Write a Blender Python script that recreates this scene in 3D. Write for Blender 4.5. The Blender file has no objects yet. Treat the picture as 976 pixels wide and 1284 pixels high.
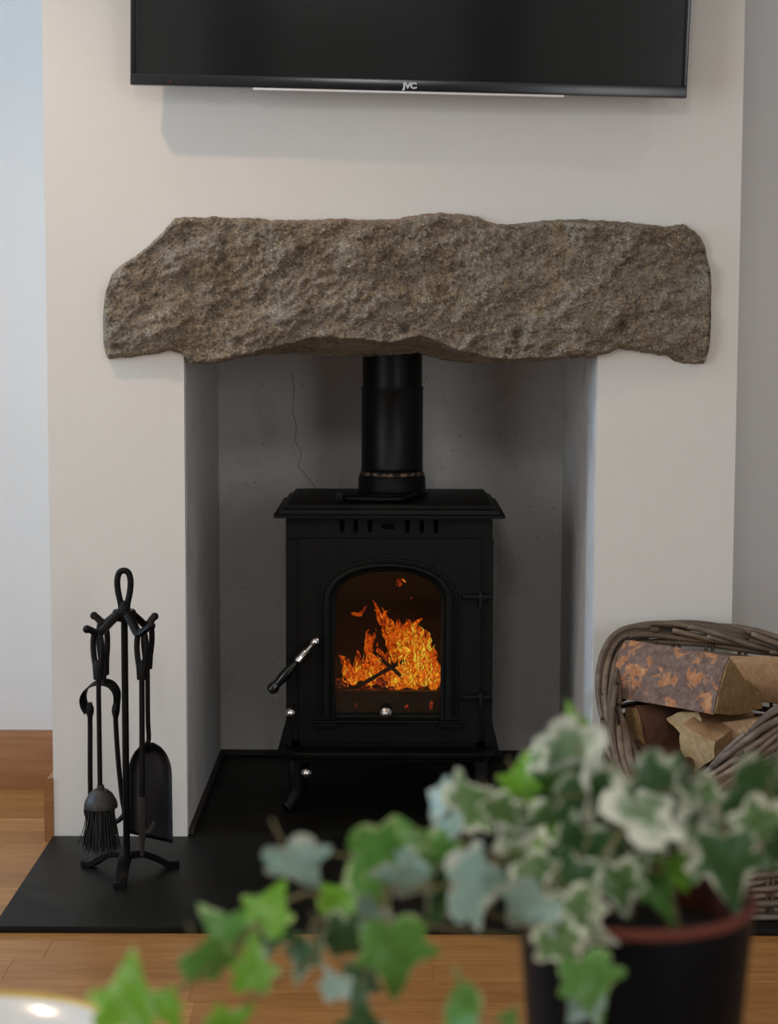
import bpy, bmesh, math, random
from math import sin, cos, pi, radians, sqrt, atan2
from mathutils import Vector, Matrix, noise

random.seed(7)
SC = bpy.context.scene
COL = SC.collection

# ------------------------------------------------------------------ camera
F, CH, CD, PITCH, ROLL, YAW = 2376.8, 1.0026, 3.5787, 0.10031, 0.003425, 0.001866
CAMP = Vector((0, -CD, CH))
_r = Vector((cos(YAW), sin(YAW), 0)); _h = Vector((-sin(YAW), cos(YAW), 0)); _z = Vector((0, 0, 1))
FW = _h*cos(PITCH) - _z*sin(PITCH); UP = _h*sin(PITCH) + _z*cos(PITCH)
IR = _r*cos(ROLL) + UP*sin(ROLL); IU = UP*cos(ROLL) - _r*sin(ROLL)      # picture right / picture up
cam = bpy.data.cameras.new('camera')
co = bpy.data.objects.new('camera', cam); COL.objects.link(co)
M = Matrix((IR, IU, -FW)).transposed().to_4x4(); M.translation = CAMP
co.matrix_world = M
cam.sensor_fit = 'VERTICAL'; cam.sensor_height = 36; cam.sensor_width = 36*976/1284
cam.lens = 36*F/1284
cam.clip_start = .05
cam.dof.use_dof = True; cam.dof.focus_distance = 3.52; cam.dof.aperture_fstop = 5.6
SC.camera = co

# ------------------------------------------------------------------ view and light
SC.view_settings.view_transform = 'Standard'; SC.view_settings.look = 'None'
SC.view_settings.gamma = 1; SC.view_settings.use_curve_mapping = False
SC.view_settings.exposure = 0.14
W = bpy.data.worlds.new('World'); SC.world = W; W.use_nodes = True
W.node_tree.nodes['Background'].inputs[0].default_value = (.75, .85, 1, 1)
W.node_tree.nodes['Background'].inputs[1].default_value = 1.0

def area(name, loc, direction, sx, sy, power, col):
    l = bpy.data.lights.new(name, 'AREA'); l.shape = 'RECTANGLE'; l.size = sx; l.size_y = sy
    l.energy = power; l.color = col
    o = bpy.data.objects.new(name, l); COL.objects.link(o); o.location = loc
    o.rotation_euler = Vector(direction).to_track_quat('-Z', 'Y').to_euler()
    return o
# daylight through the window of the left wall, and through the glazed doors behind the camera
area('window_daylight', (-2.78, -.46, 1.5), (1, 0, 0), .17, 1.3, 30, (.47, .74, 1))
area('garden_door_daylight', (-2.72, -3.3, 1.15), (1, .12, 0), 2.0, 2.2, 36, (.93, .96, 1))
area('rear_window_daylight', (2.0, -5.33, 1.2), (-.25, 1, -.02), 1.0, 1.9, 22, (.96, .98, 1))
area('recess_fill_light', (-.25, -3.9, 2.3), (.06, 1, -.42), .5, .5, 15, (.98, .98, .97))  # unseen fill, added to brighten the lower part of the fireplace recess
def spot(name, loc, target, power, col, size=1.9, blend=.6, rad=.03):
    l = bpy.data.lights.new(name, 'SPOT'); l.energy = power; l.color = col
    l.spot_size = size; l.spot_blend = blend; l.shadow_soft_size = rad
    o = bpy.data.objects.new(name, l); COL.objects.link(o); o.location = loc
    o.rotation_euler = (Vector(target)-Vector(loc)).to_track_quat('-Z', 'Y').to_euler()
WARM = (1, .70, .45)
spot('ceiling_downlight_lamp', (-1.0, -.85, 2.37), (-.95, -.62, 0), 31, WARM)
spot('ceiling_downlight_lamp', (1.15, -.85, 2.37), (1.15, -.60, 0), 6, (1, .86, .70))

# ------------------------------------------------------------------ pixel -> place
def ray(px, py): return FW*F + IR*(px-488) - IU*(py-642)
def P(px, py, y):
    d = ray(px, py); return CAMP + d*((y+CD)/d.y)
def PD(px, py, depth): return CAMP + ray(px, py)*(depth/F)
def PZ(px, py, z):
    d = ray(px, py); return CAMP + d*((z-CH)/d.z)

# ------------------------------------------------------------------ helpers
WL = {}
def empty(name, loc, label, cat, group=None):
    o = bpy.data.objects.new(name, None); COL.objects.link(o); o.location = loc
    o.empty_display_size = .05
    WL[o.name] = Vector(loc); tag(o, label, cat, group); return o
def tag(o, label=None, cat=None, group=None, kind=None):
    if label: o['label'] = label
    if cat: o['category'] = cat
    if group: o['group'] = group
    if kind: o['kind'] = kind
    return o
def obj(name, bm, mats, parent=None, smooth=40, loc=None):
    """bm is in world coordinates; links ONE mesh object"""
    base = WL[parent.name] if parent is not None else (Vector(loc) if loc is not None else Vector((0, 0, 0)))
    me = bpy.data.meshes.new(name)
    bmesh.ops.recalc_face_normals(bm, faces=bm.faces)
    bm.to_mesh(me); bm.free()
    if base.length: me.transform(Matrix.Translation(-base))
    for m in (mats if isinstance(mats, (list, tuple)) else [mats]): me.materials.append(m)
    if smooth:
        me.polygons.foreach_set('use_smooth', [True]*len(me.polygons))
        me.set_sharp_from_angle(angle=radians(smooth))
    o = bpy.data.objects.new(name, me); COL.objects.link(o)
    if parent is not None: o.parent = parent
    else: o.location = base
    WL[o.name] = base
    return o
def structure(o): o['kind'] = 'structure'; return o
def box(bm, lo, hi, bev=0, seg=1, mi=0):
    x0, y0, z0 = lo; x1, y1, z1 = hi
    vs = [bm.verts.new(v) for v in ((x0,y0,z0),(x1,y0,z0),(x1,y1,z0),(x0,y1,z0),(x0,y0,z1),(x1,y0,z1),(x1,y1,z1),(x0,y1,z1))]
    fs = [bm.faces.new([vs[i] for i in q]) for q in ((3,2,1,0),(4,5,6,7),(0,1,5,4),(1,2,6,5),(2,3,7,6),(3,0,4,7))]
    for f in fs: f.material_index = mi
    if bev:
        es = list({e for f in fs for e in f.edges})
        r = bmesh.ops.bevel(bm, geom=es, offset=bev, segments=seg, affect='EDGES', profile=.6)
        for f in r['faces']: f.material_index = mi
    return bm
def nb(): return bmesh.new()
def catmull(pts, n, closed=False):
    pts = [Vector(p) for p in pts]; m = len(pts); out = []
    segs = m if closed else m-1
    for i in range(segs):
        if closed: p0, p1, p2, p3 = pts[i-1], pts[i], pts[(i+1) % m], pts[(i+2) % m]
        else: p0, p1, p2, p3 = pts[max(i-1, 0)], pts[i], pts[i+1], pts[min(i+2, m-1)]
        for k in range(n):
            t = k/n
            out.append(.5*((2*p1)+(p2-p0)*t+(2*p0-5*p1+4*p2-p3)*t*t+(3*p1-p0-3*p2+p3)*t**3))
    if not closed: out.append(pts[-1].copy())
    return out
def tube(bm, pts, rad, n=8, closed=False, cap=True, flat=None, mi=0, ref=None):
    """rad: number or list; flat=(a,b): scale of the two cross-section axes; ref: fixed direction of axis a"""
    pts = [Vector(p) for p in pts]; m = len(pts)
    R = rad if isinstance(rad, (list, tuple)) else [rad]*m
    rings = []; a = None
    for i in range(m):
        if closed: t = (pts[(i+1) % m]-pts[i-1]).normalized()
        else: t = (pts[min(i+1, m-1)]-pts[max(i-1, 0)]).normalized()
        if ref is not None: a = Vector(ref)
        elif a is None: a = Vector((0, 0, 1)) if abs(t.z) < .9 else Vector((1, 0, 0))
        a = (a - t*a.dot(t)).normalized(); b = t.cross(a)
        fa, fb = flat if flat else (1, 1)
        rings.append([bm.verts.new(pts[i]+a*(cos(2*pi*k/n)*R[i]*fa)+b*(sin(2*pi*k/n)*R[i]*fb)) for k in range(n)])
    for i in range(m if closed else m-1):
        r0, r1 = rings[i], rings[(i+1) % m]
        for k in range(n):
            f = bm.faces.new((r0[k], r0[(k+1) % n], r1[(k+1) % n], r1[k])); f.material_index = mi
    if cap and not closed:
        for r in (rings[0], rings[-1]):
            f = bm.faces.new(r); f.material_index = mi
    return bm
def lathe(bm, prof, c, axis=(0, 0, 1), n=32, mi=0, close=True, ring=False):
    """prof: (radius, height along axis)"""
    ax = Vector(axis).normalized(); c = Vector(c)
    a = Vector((1, 0, 0)) if abs(ax.x) < .8 else Vector((0, 0, 1))
    a = (a-ax*a.dot(ax)).normalized(); b = ax.cross(a)
    rings = []
    for r, h in prof:
        if r < 1e-6: rings.append([bm.verts.new(c+ax*h)])
        else: rings.append([bm.verts.new(c+ax*h+a*(cos(2*pi*k/n)*r)+b*(sin(2*pi*k/n)*r)) for k in range(n)])
    for r0, r1 in zip(rings, rings[1:]):
        for k in range(n):
            k2 = (k+1) % n
            if len(r0) == 1 and len(r1) == 1: break
            if len(r0) == 1: f = bm.faces.new((r0[0], r1[k2], r1[k]))
            elif len(r1) == 1: f = bm.faces.new((r0[k], r0[k2], r1[0]))
            else: f = bm.faces.new((r0[k], r0[k2], r1[k2], r1[k]))
            f.material_index = mi
    if ring:
        for k in range(n): bm.faces.new((rings[-1][k], rings[-1][(k+1) % n], rings[0][(k+1) % n], rings[0][k])).material_index = mi
    elif close:
        for r in (rings[0], rings[-1]):
            if len(r) > 1: bm.faces.new(r).material_index = mi
    return bm
def plate(bm, loops, y0, y1, mi=0):
    """flat plate in the xz plane, first loop the outline, the others holes; y0 front, y1 back"""
    front = []; back = []; edges = []
    for lp in loops:
        a = [bm.verts.new((x, y0, z)) for x, z in lp]; b = [bm.verts.new((x, y1, z)) for x, z in lp]
        front.append(a); back.append(b)
        for i in range(len(a)):
            j = (i+1) % len(a)
            edges.append(bm.edges.new((a[i], a[j])))
            bm.faces.new((a[i], a[j], b[j], b[i])).material_index = mi
    vmap = {}
    for a, b in zip(front, back):
        for u, v in zip(a, b): vmap[u] = v
    r = bmesh.ops.triangle_fill(bm, use_beauty=True, edges=edges)
    for f in [g for g in r['geom'] if isinstance(g, bmesh.types.BMFace)]:
        f.material_index = mi
        bm.faces.new([vmap[v] for v in reversed(f.verts)]).material_index = mi
    return bm
def slot(cx, cz, w, h, n=6):
    """a rounded slot outline"""
    r = min(w, h)/2; out = []
    for qx, qz, a0 in ((1, 1, 0), (-1, 1, 90), (-1, -1, 180), (1, -1, 270)):
        for k in range(n+1):
            a = radians(a0+90*k/n)
            out.append((cx+qx*(w/2-r)+r*cos(a), cz+qz*(h/2-r)+r*sin(a)))
    o2 = []
    for p in out:
        if not o2 or (abs(p[0]-o2[-1][0])+abs(p[1]-o2[-1][1])) > 1e-6: o2.append(p)
    if abs(o2[0][0]-o2[-1][0])+abs(o2[0][1]-o2[-1][1]) < 1e-6: o2.pop()
    return o2

# ------------------------------------------------------------------ materials
class NT:
    def __init__(s, name):
        s.m = bpy.data.materials.new(name); s.m.use_nodes = True; s.t = s.m.node_tree
        s.b = s.t.nodes['Principled BSDF']; s.out = s.t.nodes['Material Output']
    def n(s, kind, **kw):
        x = s.t.nodes.new(kind)
        for k, v in kw.items():
            if k in x.inputs.keys(): x.inputs[k].default_value = v
            else: setattr(x, k, v)
        return x
    def l(s, a, b): s.t.links.new(a, b)
    def coord(s, scale=(1, 1, 1), rand=False, kind='Object'):
        tc = s.n('ShaderNodeTexCoord'); mp = s.n('ShaderNodeMapping'); mp.inputs['Scale'].default_value = scale
        s.l(tc.outputs[kind], mp.inputs['Vector'])
        if rand:
            oi = s.n('ShaderNodeObjectInfo'); mu = s.n('ShaderNodeVectorMath', operation='SCALE')
            mu.inputs[0].default_value = (13, 7, 5); s.l(oi.outputs['Random'], mu.inputs['Scale'])
            s.l(mu.outputs[0], mp.inputs['Location'])
        return mp.outputs[0]
    def noise(s, vec, scale, detail=4, rough=.55, dist=0):
        x = s.n('ShaderNodeTexNoise'); x.inputs['Scale'].default_value = scale; x.inputs['Detail'].default_value = detail
        x.inputs['Roughness'].default_value = rough; x.inputs['Distortion'].default_value = dist
        s.l(vec, x.inputs['Vector']); return x.outputs['Fac']
    def ramp(s, fac, stops):
        x = s.n('ShaderNodeValToRGB'); cr = x.color_ramp
        col4 = lambda c: (*c, 1) if len(c) == 3 else c
        a, b = cr.elements[0], cr.elements[1]
        b.position = stops[-1][0]; b.color = col4(stops[-1][1]); a.position = stops[0][0]; a.color = col4(stops[0][1])
        for p, c in stops[1:-1]: cr.elements.new(p).color = col4(c)
        s.l(fac, x.inputs['Fac']); return x.outputs['Color']
    def mix(s, fac, a, b, mode='MIX'):
        x = s.n('ShaderNodeMix', data_type='RGBA', blend_type=mode)
        for sock, v in ((x.inputs[0], fac), (x.inputs[6], a), (x.inputs[7], b)):
            if isinstance(v, bpy.types.NodeSocket): s.l(v, sock)
            elif isinstance(v, (int, float)): sock.default_value = v
            else: sock.default_value = (*v, 1)
        return x.outputs[2]
    def bump(s, h, strength, dist, nrm=None):
        x = s.n('ShaderNodeBump'); x.inputs['Strength'].default_value = strength; x.inputs['Distance'].default_value = dist
        s.l(h, x.inputs['Height'])
        if nrm is not None: s.l(nrm, x.inputs['Normal'])
        return x.outputs['Normal']
    def set(s, **kw):
        for k, v in kw.items():
            sock = s.b.inputs[k.replace('_', ' ')]
            if isinstance(v, bpy.types.NodeSocket): s.l(v, sock)
            elif isinstance(v, (tuple, list)) and len(v) == 3 and sock.type == 'RGBA': sock.default_value = (*v, 1)
            else: sock.default_value = v
        return s.m
def simple(name, col, rough=.5, metal=0, var=.15, nscale=30, bump=0, bscale=200, spec=.5, coat=0):
    t = NT(name); v = t.coord()
    nz = t.noise(v, nscale)
    c = t.mix(nz, tuple(x*(1-var) for x in col), tuple(min(1, x*(1+var)) for x in col))
    kw = dict(Base_Color=c, Roughness=rough, Metallic=metal)
    kw['Specular_IOR_Level'] = spec
    if coat: kw['Coat_Weight'] = coat
    if bump: kw['Normal'] = t.bump(t.noise(v, bscale), .6, bump)
    return t.set(**kw)

def plaster(name, col, grime=None):
    t = NT(name); v = t.coord(kind='Generated') if False else t.coord()
    big = t.noise(v, 3, 3)
    c = t.mix(big, tuple(x*.965 for x in col), tuple(min(1, x*1.02) for x in col))
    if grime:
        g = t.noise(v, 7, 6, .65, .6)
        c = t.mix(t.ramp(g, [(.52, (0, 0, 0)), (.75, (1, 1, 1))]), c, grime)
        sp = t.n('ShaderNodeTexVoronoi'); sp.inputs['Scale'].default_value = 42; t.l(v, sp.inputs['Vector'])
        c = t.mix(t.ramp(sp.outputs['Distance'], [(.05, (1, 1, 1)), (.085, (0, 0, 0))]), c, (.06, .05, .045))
    n1 = t.bump(t.noise(v, 9, 3), .2, .006)
    n2 = t.bump(t.noise(v, 190, 3, .6), .3, .0012, n1)
    return t.set(Base_Color=c, Roughness=.75, Normal=n2, Specular_IOR_Level=.25)
M_wall = plaster('painted_plaster', (.71, .682, .632))
M_wallb = plaster('painted_plaster_alcove', (.70, .69, .675))
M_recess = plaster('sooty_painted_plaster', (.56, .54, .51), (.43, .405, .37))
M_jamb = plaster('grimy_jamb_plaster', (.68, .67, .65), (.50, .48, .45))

def wood_floor():
    t = NT('oak_plank'); v = t.coord(rand=True)
    st = t.n('ShaderNodeMapping'); st.inputs['Scale'].default_value = (1.6, 15, 15); t.l(v, st.inputs['Vector'])
    g1 = t.noise(st.outputs[0], 3.2, 5, .6, 1.2)
    ring = t.n('ShaderNodeTexWave', wave_type='BANDS', bands_direction='Y'); ring.inputs['Scale'].default_value = 2.4
    ring.inputs['Distortion'].default_value = 7; ring.inputs['Detail'].default_value = 3; ring.inputs['Detail Scale'].default_value = .6
    t.l(st.outputs[0], ring.inputs['Vector'])
    c = t.ramp(g1, [(.25, (.29, .125, .034)), (.5, (.44, .215, .062)), (.78, (.57, .32, .11))])
    c = t.mix(t.ramp(ring.outputs['Fac'], [(.0, (0, 0, 0)), (1, (.62, .62, .62))]), c, (.22, .085, .026))
    oi = t.n('ShaderNodeObjectInfo')
    c = t.mix(1.0, c, t.ramp(oi.outputs['Random'], [(0, (.76, .70, .64)), (.45, (1, 1, 1)), (.8, (.9, .88, .85)), (1, (1.25, 1.32, 1.4))]), 'MULTIPLY')
    por = t.n('ShaderNodeMapping'); por.inputs['Scale'].default_value = (6, 160, 160); t.l(v, por.inputs['Vector'])
    pn = t.noise(por.outputs[0], 2, 3)
    c = t.mix(t.ramp(pn, [(.56, (0, 0, 0)), (.7, (.5, .5, .5))]), c, (.22, .09, .03))
    return t.set(Base_Color=c, Roughness=.38, Normal=t.bump(pn, .2, .0006), Specular_IOR_Level=.35)
M_floor = wood_floor()
def wood_trim():
    t = NT('oak_trim'); v = t.coord((2, 30, 30))
    g = t.noise(v, 2.4, 5, .6, .8)
    c = t.ramp(g, [(.3, (.22, .085, .026)), (.7, (.34, .145, .05))])
    return t.set(Base_Color=c, Roughness=.42)
M_trim = wood_trim()
def slate():
    t = NT('black_slate'); v = t.coord()
    n1 = t.noise(v, 5, 6, .6, .5); n2 = t.noise(v, 60, 4)
    c = t.ramp(n1, [(.3, (.0034, .0036, .0026)), (.55, (.007, .0066, .0048)), (.8, (.014, .0118, .0086))])
    r = t.ramp(n1, [(.3, (.42, .42, .42)), (.75, (.6, .6, .6))])
    return t.set(Base_Color=c, Roughness=r, Normal=t.bump(n2, .25, .0012, t.bump(n1, .2, .004)), Specular_IOR_Level=.16)
M_slate = slate()
def granite():
    t = NT('rough_granite'); v = t.coord()
    sk = t.n('ShaderNodeMapping'); sk.inputs['Rotation'].default_value = (0, radians(28), 0); sk.inputs['Scale'].default_value = (1, 1, 2.2); t.l(v, sk.inputs['Vector'])
    big = t.noise(v, 5, 5, .62, .8); mid = t.noise(sk.outputs[0], 22, 6, .72, .4); fine = t.noise(v, 260, 3, .7)
    vo = t.n('ShaderNodeTexVoronoi'); vo.inputs['Scale'].default_value = 300; t.l(v, vo.inputs['Vector'])
    sp = t.n('ShaderNodeSeparateColor'); t.l(vo.outputs['Color'], sp.inputs[0])
    c = t.ramp(big, [(.30, (.20, .145, .085)), (.48, (.275, .225, .165)), (.62, (.315, .275, .225)), (.75, (.34, .25, .13))])
    c = t.mix(t.ramp(mid, [(.34, (.8, .8, .8)), (.52, (0, 0, 0))]), c, (.13, .095, .06))
    c = t.mix(t.ramp(mid, [(.55, (0, 0, 0)), (.75, (.6, .6, .6))]), c, (.44, .38, .31))
    c = t.mix(t.ramp(sp.outputs[0], [(.06, (.7, .7, .7)), (.26, (0, 0, 0))]), c, (.11, .085, .06))
    c = t.mix(t.ramp(sp.outputs[0], [(.74, (0, 0, 0)), (.97, (.6, .6, .6))]), c, (.50, .39, .22))
    c = t.mix(t.ramp(sp.outputs[1], [(.88, (0, 0, 0)), (.99, (.7, .7, .7))]), c, (.52, .48, .43))
    at = t.n('ShaderNodeAttribute', attribute_name='mortar')
    c = t.mix(at.outputs['Fac'], c, (.38, .27, .20))
    b = t.bump(mid, 1.0, .016)
    b = t.bump(t.noise(v, 70, 5, .7), .8, .006, b)
    b = t.bump(fine, .7, .0025, b)
    return t.set(Base_Color=c, Roughness=.9, Normal=b, Specular_IOR_Level=.2)
M_granite = granite()
M_iron = simple('matt_black_cast_iron', (.0014, .0017, .0014), .5, 0, .3, 40, .0006, 320, .18)
M_iron2 = simple('worn_black_iron', (.0022, .0019, .0017), .5, .0, .5, 45, .0008, 150, .18)
M_flue = simple('black_enamelled_steel', (.0022, .0028, .0028), .4, 0, .5, 14, .0004, 60, .2)
M_chrome = simple('polished_chrome', (.72, .69, .66), .09, 1, .05)
M_brushed = simple('brushed_steel', (.55, .52, .50), .32, 1, .1, 200)
M_gloss = simple('gloss_black_handle', (.006, .006, .006), .12, 0, .2, 20, 0, 0, .6)
# ================================================================== SETTING
XL, XR = -.6518, .6482; OL, OR = -.394, .3852; RD = .6955; AD = .4289; HF = -.5499; HT = .012
LEFT, RIGHT, REAR, TOP = -2.8, 2.6, -5.4, 2.4
# chimney breast: two piers and the wall over the stone, returns to the alcoves
bm = nb()
# one closed outline (an upside-down U), so the front is a single clean surface
plate(bm, [[(XL, 0), (OL, 0), (OL, 1.04), (OR, 1.04), (OR, 0), (XR, 0), (XR, TOP), (XL, TOP)]], 0, RD+.02)
structure(obj('wall_chimney_breast', bm, M_wall))
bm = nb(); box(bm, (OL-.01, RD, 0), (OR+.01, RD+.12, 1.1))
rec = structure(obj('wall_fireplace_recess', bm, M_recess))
# the hairline crack in the recess wall
bm = nb()
pts = [P(x, y, RD-.0002) for x, y in ((366, 466), (369, 490), (367, 515), (372, 535), (370, 552), (378, 568), (374, 585), (384, 596), (392, 606), (397, 613))]
tube(bm, pts, .0006, 4)
obj('plaster_crack', bm, simple('crack_dark', (.10, .09, .08), .9), rec)
# sooty jamb faces: thin plaster skins over the pier sides
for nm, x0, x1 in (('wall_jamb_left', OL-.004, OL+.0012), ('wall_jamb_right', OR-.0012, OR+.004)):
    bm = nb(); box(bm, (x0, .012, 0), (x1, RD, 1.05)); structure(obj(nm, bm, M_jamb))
# recess ceiling plate
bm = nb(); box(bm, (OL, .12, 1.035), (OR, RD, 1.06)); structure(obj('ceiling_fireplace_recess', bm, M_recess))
for nm, x0, x1 in (('wall_left_alcove', LEFT, XL+.02), ('wall_right_alcove', XR-.02, RIGHT)):
    bm = nb(); box(bm, (x0, AD, 0), (x1, AD+.12, TOP)); structure(obj(nm, bm, M_wallb))
# left wall with a window and glazed garden doors, right wall, rear wall, ceiling
WY0, WY1, WZ0, WZ1 = -.66, -.26, .80, 2.20
GY0, GY1, GZ1 = -4.3, -2.3, 2.25
bm = nb()
box(bm, (LEFT-.1, REAR, 0), (LEFT, GY0, TOP)); box(bm, (LEFT-.1, GY0, GZ1), (LEFT, GY1, TOP)); box(bm, (LEFT-.1, GY1, 0), (LEFT, WY0, TOP))
box(bm, (LEFT-.1, WY1, 0), (LEFT, AD+.12, TOP))
box(bm, (LEFT-.1, WY0, 0), (LEFT, WY1, WZ0)); box(bm, (LEFT-.1, WY0, WZ1), (LEFT, WY1, TOP))
structure(obj('wall_left', bm, M_wallb))
M_white = simple('white_gloss_paint', (.78, .78, .76), .35, 0, .03)
bm = nb()
for a, b in (((WY0, WZ0), (WY0+.04, WZ1)), ((WY1-.04, WZ0), (WY1, WZ1)), ((WY0, WZ0), (WY1, WZ0+.04)), ((WY0, WZ1-.04), (WY1, WZ1))):
    box(bm, (LEFT-.08, a[0], a[1]), (LEFT-.04, b[0], b[1]))
structure(obj('window_1', bm, M_white))
bm = nb()
for y0, y1 in ((GY0, GY0+.06), (-3.35, -3.25), (GY1-.06, GY1)): box(bm, (LEFT-.08, y0, 0), (LEFT-.03, y1, GZ1))
for z0, z1 in ((0, .1), (GZ1-.07, GZ1)): box(bm, (LEFT-.08, GY0, z0), (LEFT-.03, GY1, z1))
structure(obj('door_1', bm, M_white))
bm = nb(); box(bm, (RIGHT, REAR, 0), (RIGHT+.1, AD+.12, TOP)); structure(obj('wall_right', bm, M_wallb))
bm = nb()
for lo, hi in (((LEFT, REAR-.1, 0), (1.45, REAR, TOP)), ((2.55, REAR-.1, 0), (RIGHT, REAR, TOP)), ((1.45, REAR-.1, 0), (2.55, REAR, .2)), ((1.45, REAR-.1, 2.2), (2.55, REAR, TOP))): box(bm, lo, hi)
structure(obj('wall_rear', bm, M_wallb))
bm = nb()
for lo, hi in (((1.45, .2), (1.51, 2.2)), ((2.49, .2), (2.55, 2.2)), ((1.45, .2), (2.55, .26)), ((1.45, 2.14), (2.55, 2.2))): box(bm, (lo[0], REAR-.08, lo[1]), (hi[0], REAR-.03, hi[1]))
structure(obj('window_2', bm, M_white))
bm = nb(); box(bm, (LEFT-.1, REAR-.1, TOP), (RIGHT+.1, AD+.12, TOP+.1)); structure(obj('ceiling', bm, simple('white_ceiling_paint', (.78, .77, .75), .8, 0, .02)))
# floor: a subfloor and the oak strips the photograph shows
bm = nb(); box(bm, (LEFT-.1, REAR-.1, -.06), (RIGHT+.1, AD+.12, -.008))
floor = structure(obj('floor', bm, M_trim))
def plank_mesh(L, wd):
    b = nb(); box(b, (0, .00015, -.012), (L-.0003, wd-.00015, 0), .0003)
    me = bpy.data.meshes.new('plank'); b.to_mesh(me); b.free(); me.materials.append(M_floor); return me
PW = .094; rng = random.Random(5); cache = {}
def planks(xa, xb, ya, yb, clip=None):
    k0 = math.floor((ya+.677)/PW); y = -.677+k0*PW
    while y < yb-.004:
        x = xa - rng.random()*.5
        while x < xb:
            L = rng.choice((.36, .42, .5, .58, .66))
            if x+L > xa and not (clip and x+L < clip(y)):
                y1 = min(y+PW, yb)
                key = (L, round(y1-y, 4))
                if key not in cache: cache[key] = plank_mesh(L, y1-y)
                o = bpy.data.objects.new('plank', cache[key]); COL.objects.link(o); o.location = (x, y, 0); o.parent = floor
            x += L
        y += PW
planks(-1.56, 1.62, -1.5, .4289)
# rest of the floor beyond the view: long boards joined
bm = nb()
y = -.677-9*PW
while y > REAR: box(bm, (LEFT, y-PW+.0006, -.010), (RIGHT, y, -.0006)); y -= PW
for xa, xb in ((LEFT, -1.56), (1.62, RIGHT)):
    for k in range(20): box(bm, (xa, -.677-9*PW+k*PW+.0006, -.010), (xb, min(AD, -.677-8*PW+k*PW), -.0006))
structure(obj('floor_boards', bm, M_floor, floor, 0)); 
# skirting
def skirting(name, path_lo, path_hi, nrm):
    pass
bm = nb()
prof = [(0, 0), (.018, 0), (.018, .112), (.012, .124), (0, .126)]
def skirt(bm, a, b, nrm):
    a, b, nrm = Vector(a), Vector(b), Vector(nrm)
    r0 = [bm.verts.new(a+nrm*u+Vector((0, 0, w))) for u, w in prof]; r1 = [bm.verts.new(b+nrm*u+Vector((0, 0, w))) for u, w in prof]
    k = len(prof)
    for i in range(k): bm.faces.new((r0[i], r0[(i+1) % k], r1[(i+1) % k], r1[i]))
    bm.faces.new(r0); bm.faces.new(r1)
skirt(bm, (LEFT, AD, 0), (XL, AD, 0), (0, -1, 0)); structure(obj('baseboard_left_alcove', bm, M_trim))
bm = nb(); skirt(bm, (XL, -.002, 0), (XL, AD-.018, 0), (-1, 0, 0)); structure(obj('baseboard_breast_left', bm, M_trim))
bm = nb(); skirt(bm, (XR, AD, 0), (RIGHT, AD, 0), (0, -1, 0)); structure(obj('baseboard_right_alcove', bm, M_trim))
bm = nb(); skirt(bm, (XR, -.002, 0), (XR, AD-.018, 0), (1, 0, 0)); structure(obj('baseboard_breast_right', bm, M_trim))
# recess slate upstands
M_up = simple('dark_slate_upstand', (.022, .017, .013), .7)
for i, (lo, hi) in enumerate((((OL+.0012, .01, HT), (OL+.011, RD, .024)), ((OR-.011, .01, HT), (OR-.0012, RD, .024)), ((OL+.011, RD-.012, HT), (OR-.011, RD, .024)))):
    bm = nb(); box(bm, lo, hi, .001); structure(obj('trim_%d' % (i+1), bm, M_up))

# ================================================================== HEARTH
hearth = empty('hearth', (0, -.2, 0), 'black slate hearth slab in front of and under the stove', 'hearth')
for lo, hi in (((XL-.002, HF, 0), (.0095, -.0008, HT)), ((.0103, HF, 0), (XR, -.0008, HT)), ((OL, -.0008, 0), (OR, RD, HT))):
    bm = nb(); box(bm, lo, hi, .0018, 2); obj('slate_slab', bm, M_slate, hearth)

# ================================================================== STONE LINTEL
TOPL = [(129.5,402),(131,384),(133,372),(135.5,360),(141.5,343),(152,333),(169,322),(185.6,309),(196,299),(209,286),(220,273),(236,271.5),(255,273),(267,270.5),(286,273.6),(312,273),(341,276),(379,276),(429,273.6),(459,276),(500,274),(525,269),(555,267),(584,268.6),(599,271.5),(613,278.6),(643,281),(676,277),(718,274.5),(769,277),(811,281),(836,284),(857,281),(870,288),(878,297),(884,309),(888,330),(891,350),(892,372)]
BOTL = [(129.5,416),(130.5,430),(132,440),(136,450),(150,449.5),(169,447),(194,444),(215,439.5),(232,446),(240,456),(265,456.5),(286,452),(307,448),(328,445),(362,445),(396,448),(429,450),(488,447),(525,444),(550,452),(576,456),(609,458.5),(647,456.5),(685,454),(710,449),(744,448),(760,444),(773,436.6),(790,439.5),(811,442.5),(836,446),(844.5,452),(857,457),(882,457),(887,443),(889,420),(891,395),(892,380)]
FACE = [(129.5,0),(300,0),(324,8),(362,19),(421,38),(459,29),(525,22),(559,28),(584,19),(626,11),(690,8),(720,0),(892,0)]   # height of the dark undercut, px
def interp(tab, x):
    for (a, ya), (b, yb) in zip(tab, tab[1:]):
        if x <= b: return ya+(yb-ya)*(x-a)/(b-a)
    return tab[-1][1]
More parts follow.
